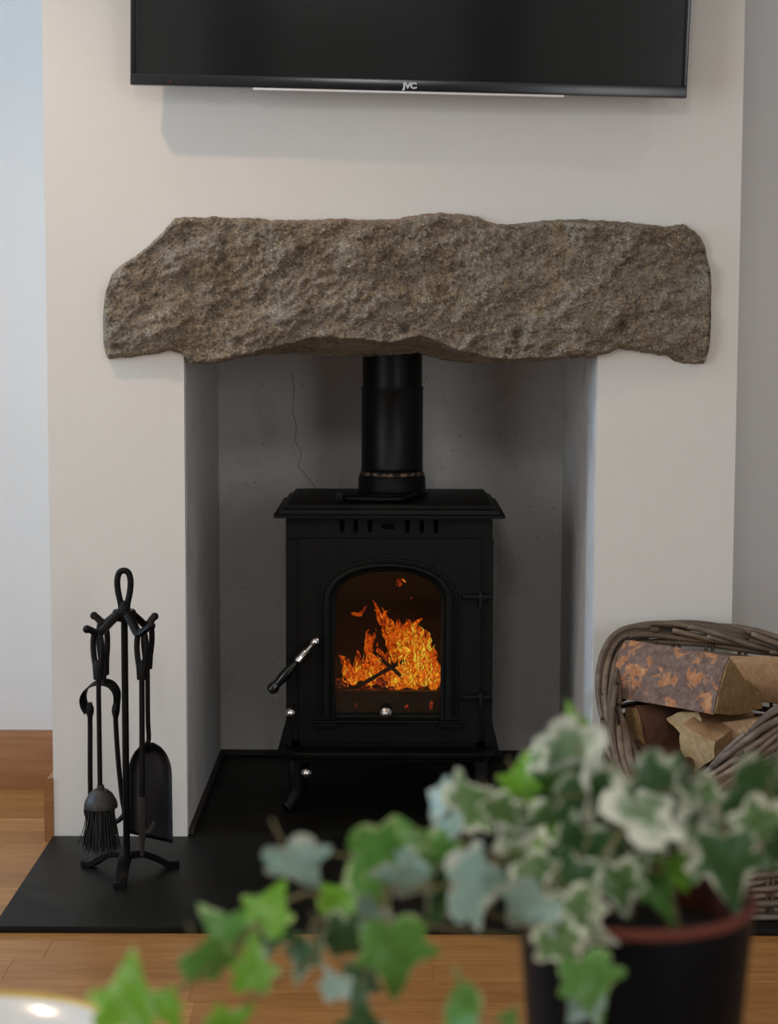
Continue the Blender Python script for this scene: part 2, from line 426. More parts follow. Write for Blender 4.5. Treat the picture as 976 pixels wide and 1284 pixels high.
def build_lintel():
    bm = nb(); NX, NV = 430, 120; front = []; lay = bm.verts.layers.float.new('mortar')
    xs = []
    for i in range(NX+1):
        u = i/NX; xs.append(129.5+762.5*(u + .0*u))
    xs = [129.5, 129.8, 130.2, 130.8, 131.4, 132.2, 133.2, 134.5]+[x for x in xs if 135.5 < x < 887.5]+[888, 888.8, 889.6, 890.3, 890.9, 891.4, 891.8, 892]
    for i, x in enumerate(xs):
        jt = noise.noise(Vector((x*.11, 3.3, 0)))*1.5+noise.noise(Vector((x*.4, 9.3, 0)))*1.0
        jb = noise.noise(Vector((x*.09, 7.7, 0)))*1.6+noise.noise(Vector((x*.4, 2.3, 0)))*1.0
        t, b = interp(TOPL, x)+jt, interp(BOTL, x)+jb; uc = max(0, interp(FACE, x)*(.80+.38*noise.noise(Vector((x*.018, 5.1, 0)))))
        if b < t+4: b = t+4
        ends = min((x-129.5)/16, (892-x)/10, 1); ends = max(ends, 0)
        endf = sqrt(max(0, 1-(1-ends)**2))
        col = []
        for j in range(NV+1):
            v = j/NV; vv = .5-.5*cos(pi*v); py = t+(b-t)*(.35*v+.65*vv)
            dt, db = py-t, b-py
            d = .033*endf
            d *= sqrt(max(0, 1-max(0, 1-dt/9)**2))
            if uc > 0 and db < uc: d -= .19*min(1, uc/16)*(1-db/uc)**.85
            if d > 0: d *= sqrt(max(0.0, 1-max(0, 1-db/7)**2))
            p = P(x, py, 0)
            q = Vector((p.x, 0, p.z))
            r = Vector((q.x*.88+q.z*.47, 0, (-q.x*.47+q.z*.88)*2.0))
            nz = .026*noise.fractal(q*4.2, 1.0, 2.0, 4)+.015*noise.fractal(r*11+Vector((3, 1, 0)), .8, 2.1, 4)
            nz += .012*(noise.ridged_multi_fractal(r*6+Vector((9, 0, 4)), .9, 2.1, 3, 1, 2)-1)*.35
            nz += .0060*noise.fractal(q*75, .8, 2.1, 3)
            # two tooling holes at the lower edge
            for hx, hy, hr in ((649, 418, 6), (779, 412, 5), (508, 412, 5)):
                rr = ((x-hx)/hr)**2+((py-hy)/(hr*1.4))**2
                nz -= .022*math.exp(-rr)
            mask = min(1, dt/12, db/10)*endf; mask = max(mask, 0)
            vv_ = bm.verts.new((p.x, -(d+nz*(.25+.75*mask))+.004, p.z)); col.append(vv_)
            mo = max(0, 1-max(0, dt-3-3*noise.noise(Vector((x*.06, 0, 8))))/2.5) if 330 < x < 625 else 0
            vv_[lay] = min(1, mo)*.85
        front.append(col)
    for i in range(len(xs)-1):
        for j in range(NV):
            bm.faces.new((front[i][j], front[i+1][j], front[i+1][j+1], front[i][j+1]))
    # underside and hidden back
    for k, ring in enumerate(([c[-1] for c in front], [c[0] for c in front])):
        back = [bm.verts.new((v.co.x, .16, v.co.z + (.03 if k == 0 else -.03))) for v in ring]
        for i in range(len(xs)-1): bm.faces.new((ring[i], ring[i+1], back[i+1], back[i]))
    return bm
lin = obj('stone_lintel', build_lintel(), M_granite, None, 180, (0, 0, 1.05))
tag(lin, 'long rough grey brown granite lintel set in the wall above the fireplace opening', 'lintel')

# ================================================================== TELEVISION
TY = -.095
tv = empty('television', (.025, TY, 1.55), 'wide black flat television on the wall above the stone lintel', 'television')
M_tvf = simple('gloss_black_bezel', (.0075, .0075, .008), .22, 0, .1, 20, 0, 0, .5)
M_tvb = simple('black_plastic_back', (.012, .012, .012), .6)
M_scr = NT('dark_glass_screen').set(Base_Color=(.0125, .0142, .0132), Roughness=.10, Specular_IOR_Level=.5)
tvl, tvr = P(163, 106, TY), P(861.5, 123, TY)
ang = atan2(tvr.z-tvl.z, tvr.x-tvl.x); TW = (tvr-tvl).length; TH = TW*.572; TILT = radians(3.2)
TVM = Matrix.Translation(tvl) @ Matrix.Rotation(-ang, 4, 'Y') @ Matrix.Rotation(TILT, 4, 'X')
def tvbox(name, lo, hi, m, parent=tv, bev=.0015):
    b = nb(); box(b, lo, hi, bev, 2); b.transform(TVM); return obj(name, b, m, parent)
BZ, BB = .0135, .021
px = TW/698.7
bez = nb()
for lo, hi in (((0, 0, 0), (TW, .03, BB)), ((0, 0, TH-BZ), (TW, .03, TH)), ((0, 0, BB), (BZ, .03, TH-BZ)), ((TW-BZ*.75, 0, BB), (TW, .03, TH-BZ))): box(bez, lo, hi, .002, 2)
bez.transform(TVM); obj('bezel', bez, M_tvf, tv)
tvbox('screen', (BZ-.001, .004, BB-.001), (TW-BZ*.7, .02, TH-BZ+.001), M_scr, tv, 0)
tvbox('rear_housing', (.05, .03, .006), (TW-.05, .062, TH-.05), M_tvb)
tvbox('wall_bracket', (TW*.35, .062, TH*.4), (TW*.65, .085, TH*.75), M_tvb)
tvbox('silver_strip', (TW*.221, .0015, -.0036), (TW*.78, .018, .0003), simple('silver_trim', (.74, .72, .70), .45, 0, .02), tv, .0004)
tvbox('indicator_light', (.072, -.0006, .006), (.0745, .002, .0085), NT('red_led').set(Base_Color=(.25, .01, .01), Roughness=.3), tv, 0)
tc = bpy.data.curves.new('logo', 'FONT'); tc.body = 'JVC'; tc.size = .0145; tc.extrude = .0003; tc.offset = .0007; tc.space_character = .92
to = bpy.data.objects.new('logo_source', tc); COL.objects.link(to)
bpy.context.view_layer.update()
lm = bpy.data.meshes.new_from_object(to.evaluated_get(bpy.context.evaluated_depsgraph_get()))
bpy.data.objects.remove(to)
b = nb(); b.from_mesh(lm)
xs = [v.co.x for v in b.verts]; wd = max(xs)-min(xs); sx = .0268/wd
b.transform(TVM @ Matrix.Translation((TW*.5035-.0134, -.0006, .0052)) @ Matrix.Rotation(pi/2, 4, 'X') @ Matrix.Diagonal((sx, 1, 1, 1)))
obj('logo', b, simple('silver_logo', (.55, .55, .54), .4, .2, .02), tv, 0)
# ================================================================== STOVE
SY = .19                                    # front plane of the stove body
stove = empty('wood_burning_stove', (-.006, .34, HT), 'black cast iron log burning stove standing in the fireplace recess', 'stove')
def X(px, py=800, y=SY): return P(px, py, y).x
def Z(py, px=488, y=SY): return P(px, py, y).z
def rectp(x0, y0, x1, y1, y=SY):
    a = P(x0, y0, y); c = P(x1, y1, y); return [(a.x, a.z), (c.x, a.z), (c.x, c.z), (a.x, c.z)]
bx0, bx1 = X(358.5), X(617); bz1 = Z(648); bz0 = Z(938); SB = .50
# body: side and back plates, a floor and an inner firebox lining
bm = nb()
box(bm, (bx0, SY+.0082, bz0), (bx0+.014, SB, bz1)); box(bm, (bx1-.014, SY+.0082, bz0), (bx1, SB, bz1))
box(bm, (bx0, SB-.014, bz0), (bx1, SB, bz1)); box(bm, (bx0, SY+.01, bz0), (bx1, SB, bz0+.012))
# flared skirt at the foot
for s, xe in ((-1, bx0), (1, bx1)):
    vs = []
    for y in (SY-.004, SB):
        for dx, z in ((0, bz0+.05), (.012, bz0+.01), (.020, bz0-.016), (-.012, bz0-.016), (-.012, bz0+.05)):
            vs.append(bm.verts.new((xe+s*dx, y, z)))
    for i in range(5): bm.faces.new((vs[i], vs[(i+1) % 5], vs[5+(i+1) % 5], vs[5+i]))
    bm.faces.new(vs[:5]); bm.faces.new(vs[5:])
body = obj('body', bm, M_iron, stove)
M_brick = simple('sooty_fire_brick', (.022, .008, .004), .95, 0, .3, 12)
bm = nb(); box(bm, (bx0+.05, SB-.05, bz0+.012), (bx1-.05, SB-.014, bz1-.03))
box(bm, (bx0+.016, SY+.03, bz0+.012), (bx0+.04, SB-.014, bz1-.03)); box(bm, (bx1-.04, SY+.03, bz0+.012), (bx1-.016, SB-.014, bz1-.03))
obj('firebrick_lining', bm, M_brick, stove)
# front frame: header with the air slots, side strips
dl, dt_, dr, db_ = 375, 675, 601, 931
bm = nb()
hd = rectp(358.5, 648, 617, 676)
loops = [hd]
for c in (429, 446.3, 464, 511, 529, 546.8):
    p0 = P(c, 660, SY); loops.append(slot(p0.x, p0.z, .0098, .027))
p0 = P(487, 660, SY); loops.append(slot(p0.x, p0.z, .028, .0115))
plate(bm, loops, SY, SY+.008)
plate(bm, [rectp(358.5, 676, 377, 938)], SY, SY+.008); plate(bm, [rectp(599, 676, 617, 938)], SY, SY+.008)
plate(bm, [rectp(358.5, 928, 617, 938)], SY, SY+.008)
obj('front_frame', bm, M_iron, stove)
bm = nb(); a = P(420, 650, SY); c = P(556, 672, SY)
box(bm, (a.x, SY+.022, c.z), (c.x, SY+.026, a.z)); obj('air_slot_baffle', bm, simple('soot_black', (.002, .002, .002), .9), stove)
# top plate with an ogee edge
bm = nb()
tp = [(.0, 0.020), (.0, .026), (.010, .028), (.012, .036), (.020, .0385), (.026, .046), (.030, .047)]     # inset, height above bz1-.02
ty0, ty1, tx0, tx1 = .150, .525, X(343, 648, .15), X(634, 648, .15)
rings = []
for ins, hz in tp:
    z = bz1-.0195+hz
    rings.append([bm.verts.new(v) for v in ((tx0+ins, ty0+ins*.55, z), (tx1-ins, ty0+ins*.55, z), (tx1-ins, ty1-ins*.2, z), (tx0+ins, ty1-ins*.2, z))])
for r0, r1 in zip(rings, rings[1:]):
    for k in range(4): bm.faces.new((r0[k], r0[(k+1) % 4], r1[(k+1) % 4], r1[k]))
bm.faces.new(rings[0]); bm.faces.new(rings[-1])
topz = bz1-.0195+.047
obj('top_plate', bm, M_iron, stove, 25)
# flue: collar, sealed joint, lower pipe, upper pipe with a step
fx, fy = (X(453, 520, .37)+X(531, 520, .37))/2, .37
def fz(py): return P(491, py, fy-.06).z
bm = nb(); lathe(bm, [(.0735, topz-.001), (.0735, topz+.008), (.0705, topz+.011), (.0695, fz(600)), (.0665, fz(597.5)), (.060, fz(597.5))], (fx, fy, 0), n=48)
obj('flue_collar', bm, M_iron, stove)
bm = nb(); lathe(bm, [(.0660, fz(599)), (.0672, fz(597)), (.0668, fz(594.5)), (.064, fz(593.5))], (fx, fy, 0), n=48)
M_cem = NT('fire_cement'); v_ = M_cem.coord()
M_cem = M_cem.set(Base_Color=M_cem.ramp(M_cem.noise(v_, 90, 4), [(.48, (.01, .009, .008)), (.6, (.27, .17, .09))]), Roughness=.9)
obj('fire_cement_joint', bm, M_cem, stove)
bm = nb(); lathe(bm, [(.0640, fz(598)), (.0640, fz(592)), (.0655, fz(590)), (.0640, fz(588)), (.0640, fz(490)), (.0648, fz(489)), (.0648, fz(486)), (.062, fz(485.5))], (fx, fy, 0), n=64)
fp = obj('flue_pipe', bm, M_flue, stove)
bm = nb(); lathe(bm, [(.0618, fz(490)), (.0618, 1.045)], (fx, fy, 0), n=64); obj('upper_flue_pipe', bm, M_flue, stove)

# ---------------------------------------------------------------- door
DY = SY-.012
def arch(xc, hw, zs, rise, zb, n=22, y=DY, ex=2.3):
    """outline of a flat-topped arch, from the lower left up and over to the lower right"""
    pts = [(xc-hw, zb)]
    for k in range(n+1):
        a = pi-pi*k/n
        ca, sa = cos(a), sin(a)
        pts.append((xc+hw*math.copysign(abs(ca)**(2/ex), ca), zs+rise*abs(sa)**(2/ex)))
    pts.append((xc+hw, zb)); return pts
gx0, gx1 = P(420.5, 800, DY).x, P(553, 800, DY).x; gxc = (gx0+gx1)/2; ghw = (gx1-gx0)/2
gzb = P(488, 897, DY).z; gzt = P(488, 716, DY).z; gzs = P(488, 757, DY).z
opening = arch(gxc, ghw, gzs, gzt-gzs, gzb)
bm = nb(); plate(bm, [rectp(dl, dt_, dr, db_, DY), opening], DY, SY-.0005)
door = obj('door', bm, M_iron, stove, 25)
# raised corner panels above the arch, following its curve
ox0, ox1 = P(394, 800, DY).x, P(582, 800, DY).x; ohw = (ox1-ox0)/2; oxc = (ox0+ox1)/2
ozt = P(488, 690, DY).z; oz1 = P(488, 695, DY).z; ozs = P(488, 757, DY).z
M_line = M_iron
for s in (-1, 1):
    arc = arch(oxc, ohw+.004, ozs, ozt+.003-ozs, ozs-.001, 40)[1:-1]
    arc = [p for p in arc if (p[0]-oxc)*s > .03 and p[1] < oz1-.003 and abs(p[0]-oxc) < ohw+.001]
    arc.sort(key=lambda p: -p[1])
    xe = oxc+s*(ohw+.0015)
    poly = [(arc[0][0], oz1)]+arc+[(xe, arc[-1][1]), (xe, oz1)]
    if s < 0: poly = poly[::-1]
    bm = nb(); plate(bm, [poly], DY-.0022, DY+.001); obj('corner_panel', bm, M_iron, door, 25)
# arch moulding: a profile swept round the opening
prof = [(0, 0), (0, -.006), (.003, -.0085), (.006, -.0085), (.007, -.011), (.012, -.0155), (.018, -.017), (.024, -.0145), (.026, -.009), (.029, -.0088), (.031, -.005), (.034, -.0045), (.0355, 0)]
path = arch(gxc, ghw, gzs, gzt-gzs, gzb-.004, 34)
path = [path[0], (path[0][0], (path[0][1]+path[1][1])/2)]+path[1:-1]+[(path[-1][0], (path[-1][1]+path[-2][1])/2), path[-1]]
bm = nb(); rings = []
for i, (x, z) in enumerate(path):
    xa, za = path[max(i-1, 0)]; xb, zb = path[min(i+1, len(path)-1)]
    tx, tz = xb-xa, zb-za; L = sqrt(tx*tx+tz*tz); nx, nz = -tz/L, tx/L
    rings.append([bm.verts.new((x+nx*u, DY+w, z+nz*u*.72 if nz > 0 else z+nz*u)) for u, w in prof])
for r0, r1 in zip(rings, rings[1:]):
    for k in range(len(prof)-1): bm.faces.new((r0[k], r0[k+1], r1[k+1], r1[k]))
    bm.faces.new((r0[-1], r0[0], r1[0], r1[-1]))
bm.faces.new(rings[0]); bm.faces.new(rings[-1])
obj('arch_moulding', bm, M_iron, door, 50)
# feet of the moulding
for a0, a1 in ((gx0-.037, gx0+.0005), (gx1-.0005, gx1+.037)):
    bm = nb()
    for dz, w, e in ((-.004, .013, .0), (-.0085, .020, .002), (-.0135, .0235, .004), (-.018, .019, .002)):
        box(bm, (a0-e, DY-w, gzb+dz-.0045), (a1+e, DY+.001, gzb+dz), .0018, 2)
    obj('moulding_foot', bm, M_iron, door)
# sill bars below the opening
bm = nb()
box(bm, (gx0, DY-.006, gzb-.006), (gx1, DY+.004, gzb+.001), .002, 2); box(bm, (gx0, DY-.010, gzb-.0155), (gx1, DY+.002, gzb-.009), .0025, 2)
obj('sill_moulding', bm, M_iron, door)
# inner fret with slots behind the glass, lower air panel
bm = nb()
fr0 = P(418, 868, SY+.02); fr1 = P(556, 899, SY+.02)
loops = [[(fr0.x, fr0.z), (fr1.x, fr0.z), (fr1.x, fr1.z), (fr0.x, fr1.z)]]
for c in (430, 446, 462, 510, 526, 541):
    p0 = P(c, 884, SY+.02); loops.append(slot(p0.x, p0.z, .0075, .020))
plate(bm, loops, SY+.012, SY+.02)
box(bm, (fr0.x, SY+.008, fr0.z-.002), (fr1.x, SY+.03, fr0.z+.004), .002)
obj('log_fret', bm, M_iron, stove)
# glass pane
t = NT('arched_fire_glass'); tr = t.n('ShaderNodeBsdfTransparent'); tr.inputs[0].default_value = (.86, .84, .82, 1)
gl = t.n('ShaderNodeBsdfGlossy'); gl.inputs['Roughness'].default_value = .03
fr = t.n('ShaderNodeFresnel'); fr.inputs[0].default_value = 1.45; mx = t.n('ShaderNodeMixShader')
t.l(fr.outputs[0], mx.inputs[0]); t.l(tr.outputs[0], mx.inputs[1]); t.l(gl.outputs[0], mx.inputs[2]); t.l(mx.outputs[0], t.out.inputs[0])
bm = nb(); plate(bm, [arch(gxc, ghw+.004, gzs, gzt-gzs+.004, gzb-.002)], SY-.004, SY-.0008)
obj('glass_pane', bm, t.m, door, 25)
# hinges
for py in (748, 873.5):
    a = P(579, py, DY); c = P(616, py, DY)
    bm = nb(); box(bm, (a.x, DY-.012, a.z-.0052), (c.x, DY+.002, a.z+.0052), .003, 2)
    lathe(bm, [(.0, .011), (.004, .0105), (.0055, .008), (.0055, -.013), (.0046, -.0135), (.0046, -.022), (0, -.0225)], (P(603, py, DY).x, DY-.007, a.z), n=14)
    obj('hinge', bm, M_iron2, door)
# door handle: chrome boss and stem, black turned grip
HY = DY-.028
h0, h1, h2, h3 = P(397.5, 802.5, HY), P(383, 819, HY), P(374.5, 829, HY), P(341, 864.5, HY)
ax = (h3-h0).normalized(); Lh = (h3-h0).length
bm = nb()
lathe(bm, [(0, -.003), (.006, -.002), (.0096, .004), (.0085, .011), (.0045, .015), (.0052, .028), (.0078, .030), (.0078, .052), (.0088, .0535), (.0088, .057), (.006, .058)], h0, ax, 20)
lathe(bm, [(.0045, 0), (.0045, .03)], h0, (0, 1, 0), 12)
obj('door_handle', bm, M_chrome, door)
bm = nb(); q = h0+ax*.057
lathe(bm, [(0, 0), (.0072, 0), (.0072, .004), (.006, .006), (.0075, .014), (.0105, .028), (.0112, .042), (.0095, .056), (.0086, .063), (.0098, .066), (.0118, .072), (.0112, .079), (.006, .084), (0, .0845)], q, ax, 24)
obj('handle_grip', bm, M_gloss, door)
bm = nb(); k = P(484, 893.5, DY-.012)
lathe(bm, [(.004, .02), (.004, 0), (.0085, -.001), (.0118, -.0035), (.0118, -.0085), (.0105, -.010), (.004, -.0155), (0, -.016)], k, (0, 1, 0), 28)
obj('air_control_knob', bm, M_brushed, door)
# chrome ball knobs on rods
def ball(px, py, y, sx, sz):
    c = P(px, py, y); bm = nb()
    lathe(bm, [(0, -.0112), (.0048, -.0101), (.0085, -.0072), (.0108, -.003), (.0112, .001), (.0098, .0055), (.006, .0095), (.0035, .011), (.0035, .013)], c, (0, 1, 0), 24)
    tube(bm, [c+Vector((0, .01, 0)), c+Vector((sx, .06, sz))], .0034, 10)
    obj('ball_knob', bm, M_chrome, stove)
ball(364.5, 894, .135, .004, .012); ball(384.5, 969.5, .092, .003, .006)
# ash lip: a shallow moulded tray along the front
bm = nb(); rings = []
A = P(353, 955, .12); B = P(621, 955, .12)
lip = [(.0, .018, 0), (.0, .024, 0), (.0, .0205, 1), (.0, .010, 1.0), (.0, .003, .86), (0, -.003, .82)]
def lipring(o, z, back=.195):
    x0, x1, yf = A.x+o, B.x-o, .100+o
    pts = [(x0, back)]
    r = .045
    for k in range(9):
        a = pi+pi/2*k/8; pts.append((x0+r+r*cos(a), yf+r+r*sin(a)))
    for k in range(9):
        a = 1.5*pi+pi/2*k/8; pts.append((x1-r+r*cos(a), yf+r+r*sin(a)))
    pts.append((x1, back)); return [bm.verts.new((x, y, z)) for x, y in pts]
zt = P(488, 944, .11).z
R_ = [lipring(.022, zt-.006), lipring(.012, zt-.0065), lipring(.010, zt), lipring(.004, zt+.0008), lipring(0, zt-.003), lipring(.001, zt-.009), lipring(.006, zt-.013), lipring(.007, zt-.018), lipring(.012, zt-.021)]
for r0, r1 in zip(R_, R_[1:]):
    for k in range(len(r0)-1): bm.faces.new((r0[k], r0[k+1], r1[k+1], r1[k]))
bm.faces.new(R_[0]); bm.faces.new(R_[-1])
obj('ash_lip', bm, M_iron2, stove, 35)
bm = nb(); box(bm, (bx0+.004, SY-.02, bz0-.016), (bx1-.004, SB, bz0+.001), .003); obj('base_plate', bm, M_iron, stove)
# four splayed cabriole legs
zb = bz0-.014
for sx in (-1, 1):
    for sy, yy in ((-1, SY+.02), (1, SB-.045)):
        cx = (bx0+bx1)/2+sx*((bx1-bx0)/2-.028)
        pts = catmull([(cx-sx*.004, yy, zb), (cx+sx*.006, yy+sy*.010, zb-.03), (cx+sx*.004, yy+sy*.014, zb-.075), (cx+sx*.018, yy+sy*.022, HT+.014), (cx+sx*.026, yy+sy*.028, HT+.005)], 5)
        n = len(pts)
        bm = nb(); tube(bm, pts, [.023-.010*(i/(n-1))+(.003 if i > n-4 else 0) for i in range(n)], 10, flat=(1, .8))
        for v in bm.verts: v.co.z = max(v.co.z, HT)
        obj('leg', bm, M_iron2, stove)
# operating tool lying on the top plate
tl = nb(); q0, q1 = PZ(424, 629, topz+.006), PZ(516, 628, topz+.006)
def tp_(px, py, dz=.007): p = PZ(px, py, topz); return Vector((p.x, p.y, topz+dz))
tube(tl, [tp_(427, 628), tp_(440, 629.5), tp_(470, 630.5), tp_(500, 630.5), tp_(512, 627.5), tp_(521, 623)], [.0068, .0066, .0064, .0064, .006, .0045], 10, flat=(.95, 1))
b0 = tp_(423, 629, 0); box(tl, (b0.x-.004, b0.y-.006, topz+.0002), (b0.x+.012, b0.y+.010, topz+.020), .003, 2)
ot = obj('stove_tool', tl, M_iron2, None, 40, (b0.x, b0.y, topz))
tag(ot, 'black bar shaped stove operating tool lying on the stove top before the flue', 'tool')

# ================================================================== FIRE INSIDE
def flame_mat():
    t = NT('flame'); v = t.coord((1, 1, .5), kind='Object')
    n1 = t.noise(v, 62, 5, .7, 2.6); n3 = t.noise(v, 130, 4, .65, 3.5)
    at = t.n('ShaderNodeAttribute', attribute_name='warmth')
    nn = t.n('ShaderNodeMath', operation='MULTIPLY_ADD'); nn.inputs[1].default_value = 2.0; nn.inputs[2].default_value = -.62; t.l(n1, nn.inputs[0])
    ad = t.n('ShaderNodeMath', operation='MULTIPLY_ADD'); ad.inputs[1].default_value = .5; t.l(at.outputs['Fac'], ad.inputs[0]); t.l(nn.outputs[0], ad.inputs[2])
    col = t.ramp(ad.outputs[0], [(.42, (.30, .012, .001)), (.58, (.72, .075, .003)), (.70, (1, .19, .008)), (.80, (1, .36, .015)), (.90, (1, .62, .03)), (.99, (1, .95, .10))])
    st = t.ramp(n3, [(.38, (.06, .05, .05)), (.47, (.5, .42, .36)), (.57, (1, 1, 1))])
    em = t.n('ShaderNodeEmission'); t.l(t.mix(1.0, col, st, 'MULTIPLY'), em.inputs[0]); em.inputs[1].default_value = 1.12
    tr = t.n('ShaderNodeBsdfTransparent'); mx = t.n('ShaderNodeMixShader')
    al = t.n('ShaderNodeMath', operation='MULTIPLY_ADD'); al.inputs[1].default_value = .22; t.l(at.outputs['Fac'], al.inputs[0]); t.l(n1, al.inputs[2])
    t.l(t.ramp(al.outputs[0], [(.52, (0, 0, 0)), (.60, (.95, .95, .95))]), mx.inputs[0])
    t.l(tr.outputs[0], mx.inputs[1]); t.l(em.outputs[0], mx.inputs[2]); t.l(mx.outputs[0], t.out.inputs[0])
    return t.m
M_flame = flame_mat()
fire = empty('fire', (-.0, .30, fr0.z), 'orange flames burning behind the arched stove glass', 'fire')
FY = .31; fr_ = random.Random(3)
def flame(pts, r, y=FY, heat=.5):
    q = catmull([P(a, b, y+fr_.uniform(-.012, .012)) for a, b in pts], 7); n = len(q); s = r/614
    rad = []
    for i in range(n):
        u = i/(n-1); base = min(1, .45+u*3.2); rad.append(max(.0004, s*base*(1-u**1.6)*(1+.28*noise.noise(q[i]*60))))
    q = [p+Vector((noise.noise(p*45+Vector((5, 0, 0)))*.006*min(1, 2*i/n), 0, noise.noise(p*45)*.003)) for i, p in enumerate(q)]
    bm = nb(); tube(bm, q, rad, 12, flat=(1, .45), ref=(1, 0, 0))
    o = obj('flame', bm, M_flame, fire, 180)
    at = o.data.attributes.new('warmth', 'FLOAT', 'POINT')
    vals = []
    for i in range(n): vals += [heat*(1-.75*(i/(n-1))**1.2)]*12
    at.data.foreach_set('value', vals)
for pts, r, y, ht in (
    ([(512,868),(508,845),(500,820),(490,798),(478,775),(466,753)], 15, FY, .75),
    ([(500,800),(488,780),(483,770),(489,764)], 5, FY-.01, .45),
    ([(496,800),(500,782),(495,772)], 5, FY+.01, .4),
    ([(470,764),(478,768),(481,756)], 3, FY, .3),
    ([(532,870),(536,845),(528,815),(516,795),(528,775)], 16, FY, .8),
    ([(525,868),(515,840),(508,815),(510,790),(512,780)], 13, FY-.02, .8),
    ([(530,820),(533,800),(522,785),(530,774)], 8, FY+.02, .5),
    ([(515,805),(510,790),(512,780),(509,776)], 7, FY+.01, .55),
    ([(474,852),(466,832),(464,812),(471,788)], 9, FY, .5),
    ([(470,830),(462,812),(463,795),(462,790)], 6, FY+.02, .4),
    ([(476,848),(478,825),(473,805)], 8, FY-.01, .4),
    ([(450,866),(444,848),(432,832),(425,821)], 11, FY, .5),
    ([(455,862),(452,842),(449,828),(447,814)], 10, FY+.01, .45),
    ([(462,866),(458,846),(460,830)], 10, FY-.02, .45),
    ([(440,850),(434,838),(437,826)], 8, FY-.01, .4),
    ([(536,868),(544,845),(543,825),(538,806)], 11, FY, .6),
    ([(534,850),(541,832),(545,824)], 5, FY-.02, .5),
    ([(486,868),(488,845),(484,828),(492,812)], 11, FY, .5),
    ([(498,870),(502,848),(512,830),(520,812)], 13, FY-.03, .75),
    ([(520,872),(524,852),(530,836),(535,820)], 13, FY-.03, .8),
    ([(476,874),(474,862),(470,852)], 8, FY-.04, .4),
    ([(462,876),(465,866),(468,856)], 6, FY-.05, .4),
    ([(510,874),(505,862),(508,850)], 8, FY-.05, .45),
    ([(528,874),(534,868),(542,869)], 5, FY-.05, .4),
    ([(552,873),(547,868),(549,862)], 4, FY-.04, .4),
    ([(442,769),(450,771),(456,766),(461,759)], 4, FY, .35),
    ([(500,735),(501,729),(506,727),(509,731)], 4, FY, .2),
    ([(516,748),(518,751)], 1.5, FY, .1),
    ): flame(pts, r*1.05, y, ht)
for k in range(24):
    cx = fr_.gauss(508, 24); cx = min(541, max(436, cx))
    if 468 < cx < 496: cx += 34
    b = fr_.uniform(858, 874); hgt = fr_.uniform(12, 42)*(1 if cx > 480 else .7)
    flame([(cx, b), (cx+fr_.uniform(-5, 5), b-hgt*.5), (cx+fr_.uniform(-9, 7), b-hgt)], fr_.uniform(2.5, 6.5), FY+fr_.uniform(-.05, .04), fr_.uniform(.3, .85))
# thin bright threads of flame licking over the tongues
def thread(pts, r, y, heat):
    q = catmull([P(a, b, y) for a, b in pts], 6); n = len(q)
    q = [p+Vector((noise.noise(p*85+Vector((5, 0, 0)))*.005, 0, noise.noise(p*70)*.004)) for p in q]
    bm = nb(); tube(bm, q, [max(.0002, r*sin(pi*min(.97, .06+.94*i/(n-1)))) for i in range(n)], 5)
    o = obj('flame_thread', bm, M_flame, fire, 180)
    at = o.data.attributes.new('warmth', 'FLOAT', 'POINT'); at.data.foreach_set('value', [heat]*(5*n))
for k in range(88):
    if k < 62:
        cx = fr_.gauss(524, 11); b = fr_.uniform(795, 866); cx = min(542, max(500, cx-(8 if b < 810 else 0)))
    elif k < 74: cx = fr_.uniform(430, 462); b = fr_.uniform(835, 868)
    else: cx = fr_.uniform(462, 505); b = fr_.uniform(838, 868)
    L = fr_.uniform(9, 26); w = fr_.uniform(-7, 7)
    thread([(cx, b), (cx+w*.6+fr_.uniform(-3, 3), b-L*.35), (cx+w*.3+fr_.uniform(-3, 3), b-L*.7), (cx+w+fr_.uniform(-3, 3), b-L)], fr_.uniform(.0007, .0017), FY-.045+fr_.uniform(-.012, .02), fr_.uniform(.7, 1.25) if k < 62 else fr_.uniform(.45, .85))
# ember bed and burning logs
t = NT('glowing_coal'); v_ = t.coord(rand=False); nz = t.noise(v_, 60, 4)
M_coal = t.set(Base_Color=(.02, .012, .009), Roughness=.9, Emission_Color=t.ramp(nz, [(.5, (0, 0, 0)), (.62, (.7, .07, .012)), (.8, (1, .22, .03))]), Emission_Strength=.42)
bed = nb(); cr = random.Random(8)
for k in range(70):
    c = Vector((cr.uniform(fr0.x+.006, fr1.x-.006), cr.uniform(SY+.04, SB-.07), fr0.z-.010+cr.uniform(-.006, .008)))
    r = cr.uniform(.008, .015); bmesh.ops.create_icosphere(bed, subdivisions=2, radius=r, matrix=Matrix.Translation(c))
for v in bed.verts: v.co += Vector((1, 1, 1))*noise.noise(v.co*70)*.004
box(bed, (fr0.x, SY+.03, fr0.z-.040), (fr1.x, SB-.052, fr0.z-.014))
tag(obj('ember_bed', bed, M_coal, None, 60, (0, .3, fr0.z-.04)), 'bed of glowing coals at the bottom of the stove behind the glass', 'embers', None, 'stuff')
M_char = simple('charred_log', (.008, .006, .005), .9, 0, .5, 30, .002, 80)
for k, (a, b, r, lb) in enumerate(((P(441, 864, .255), P(507, 829, .27), .0042, 'thin charred log leaning right among the flames'), (P(468, 817, .275), P(503, 848, .262), .0040, 'thin charred log crossing the other one in the flames'))):
    b_ = nb(); q = [a.lerp(b, i/8)+Vector((0, 0, noise.noise(a.lerp(b, i/8)*40)*.004)) for i in range(9)]
    tube(b_, q, [r*(1+.3*noise.noise(p*90)) for p in q], 9)
    tag(obj('burning_log', b_, M_char, None, 50, a), lb, 'log')
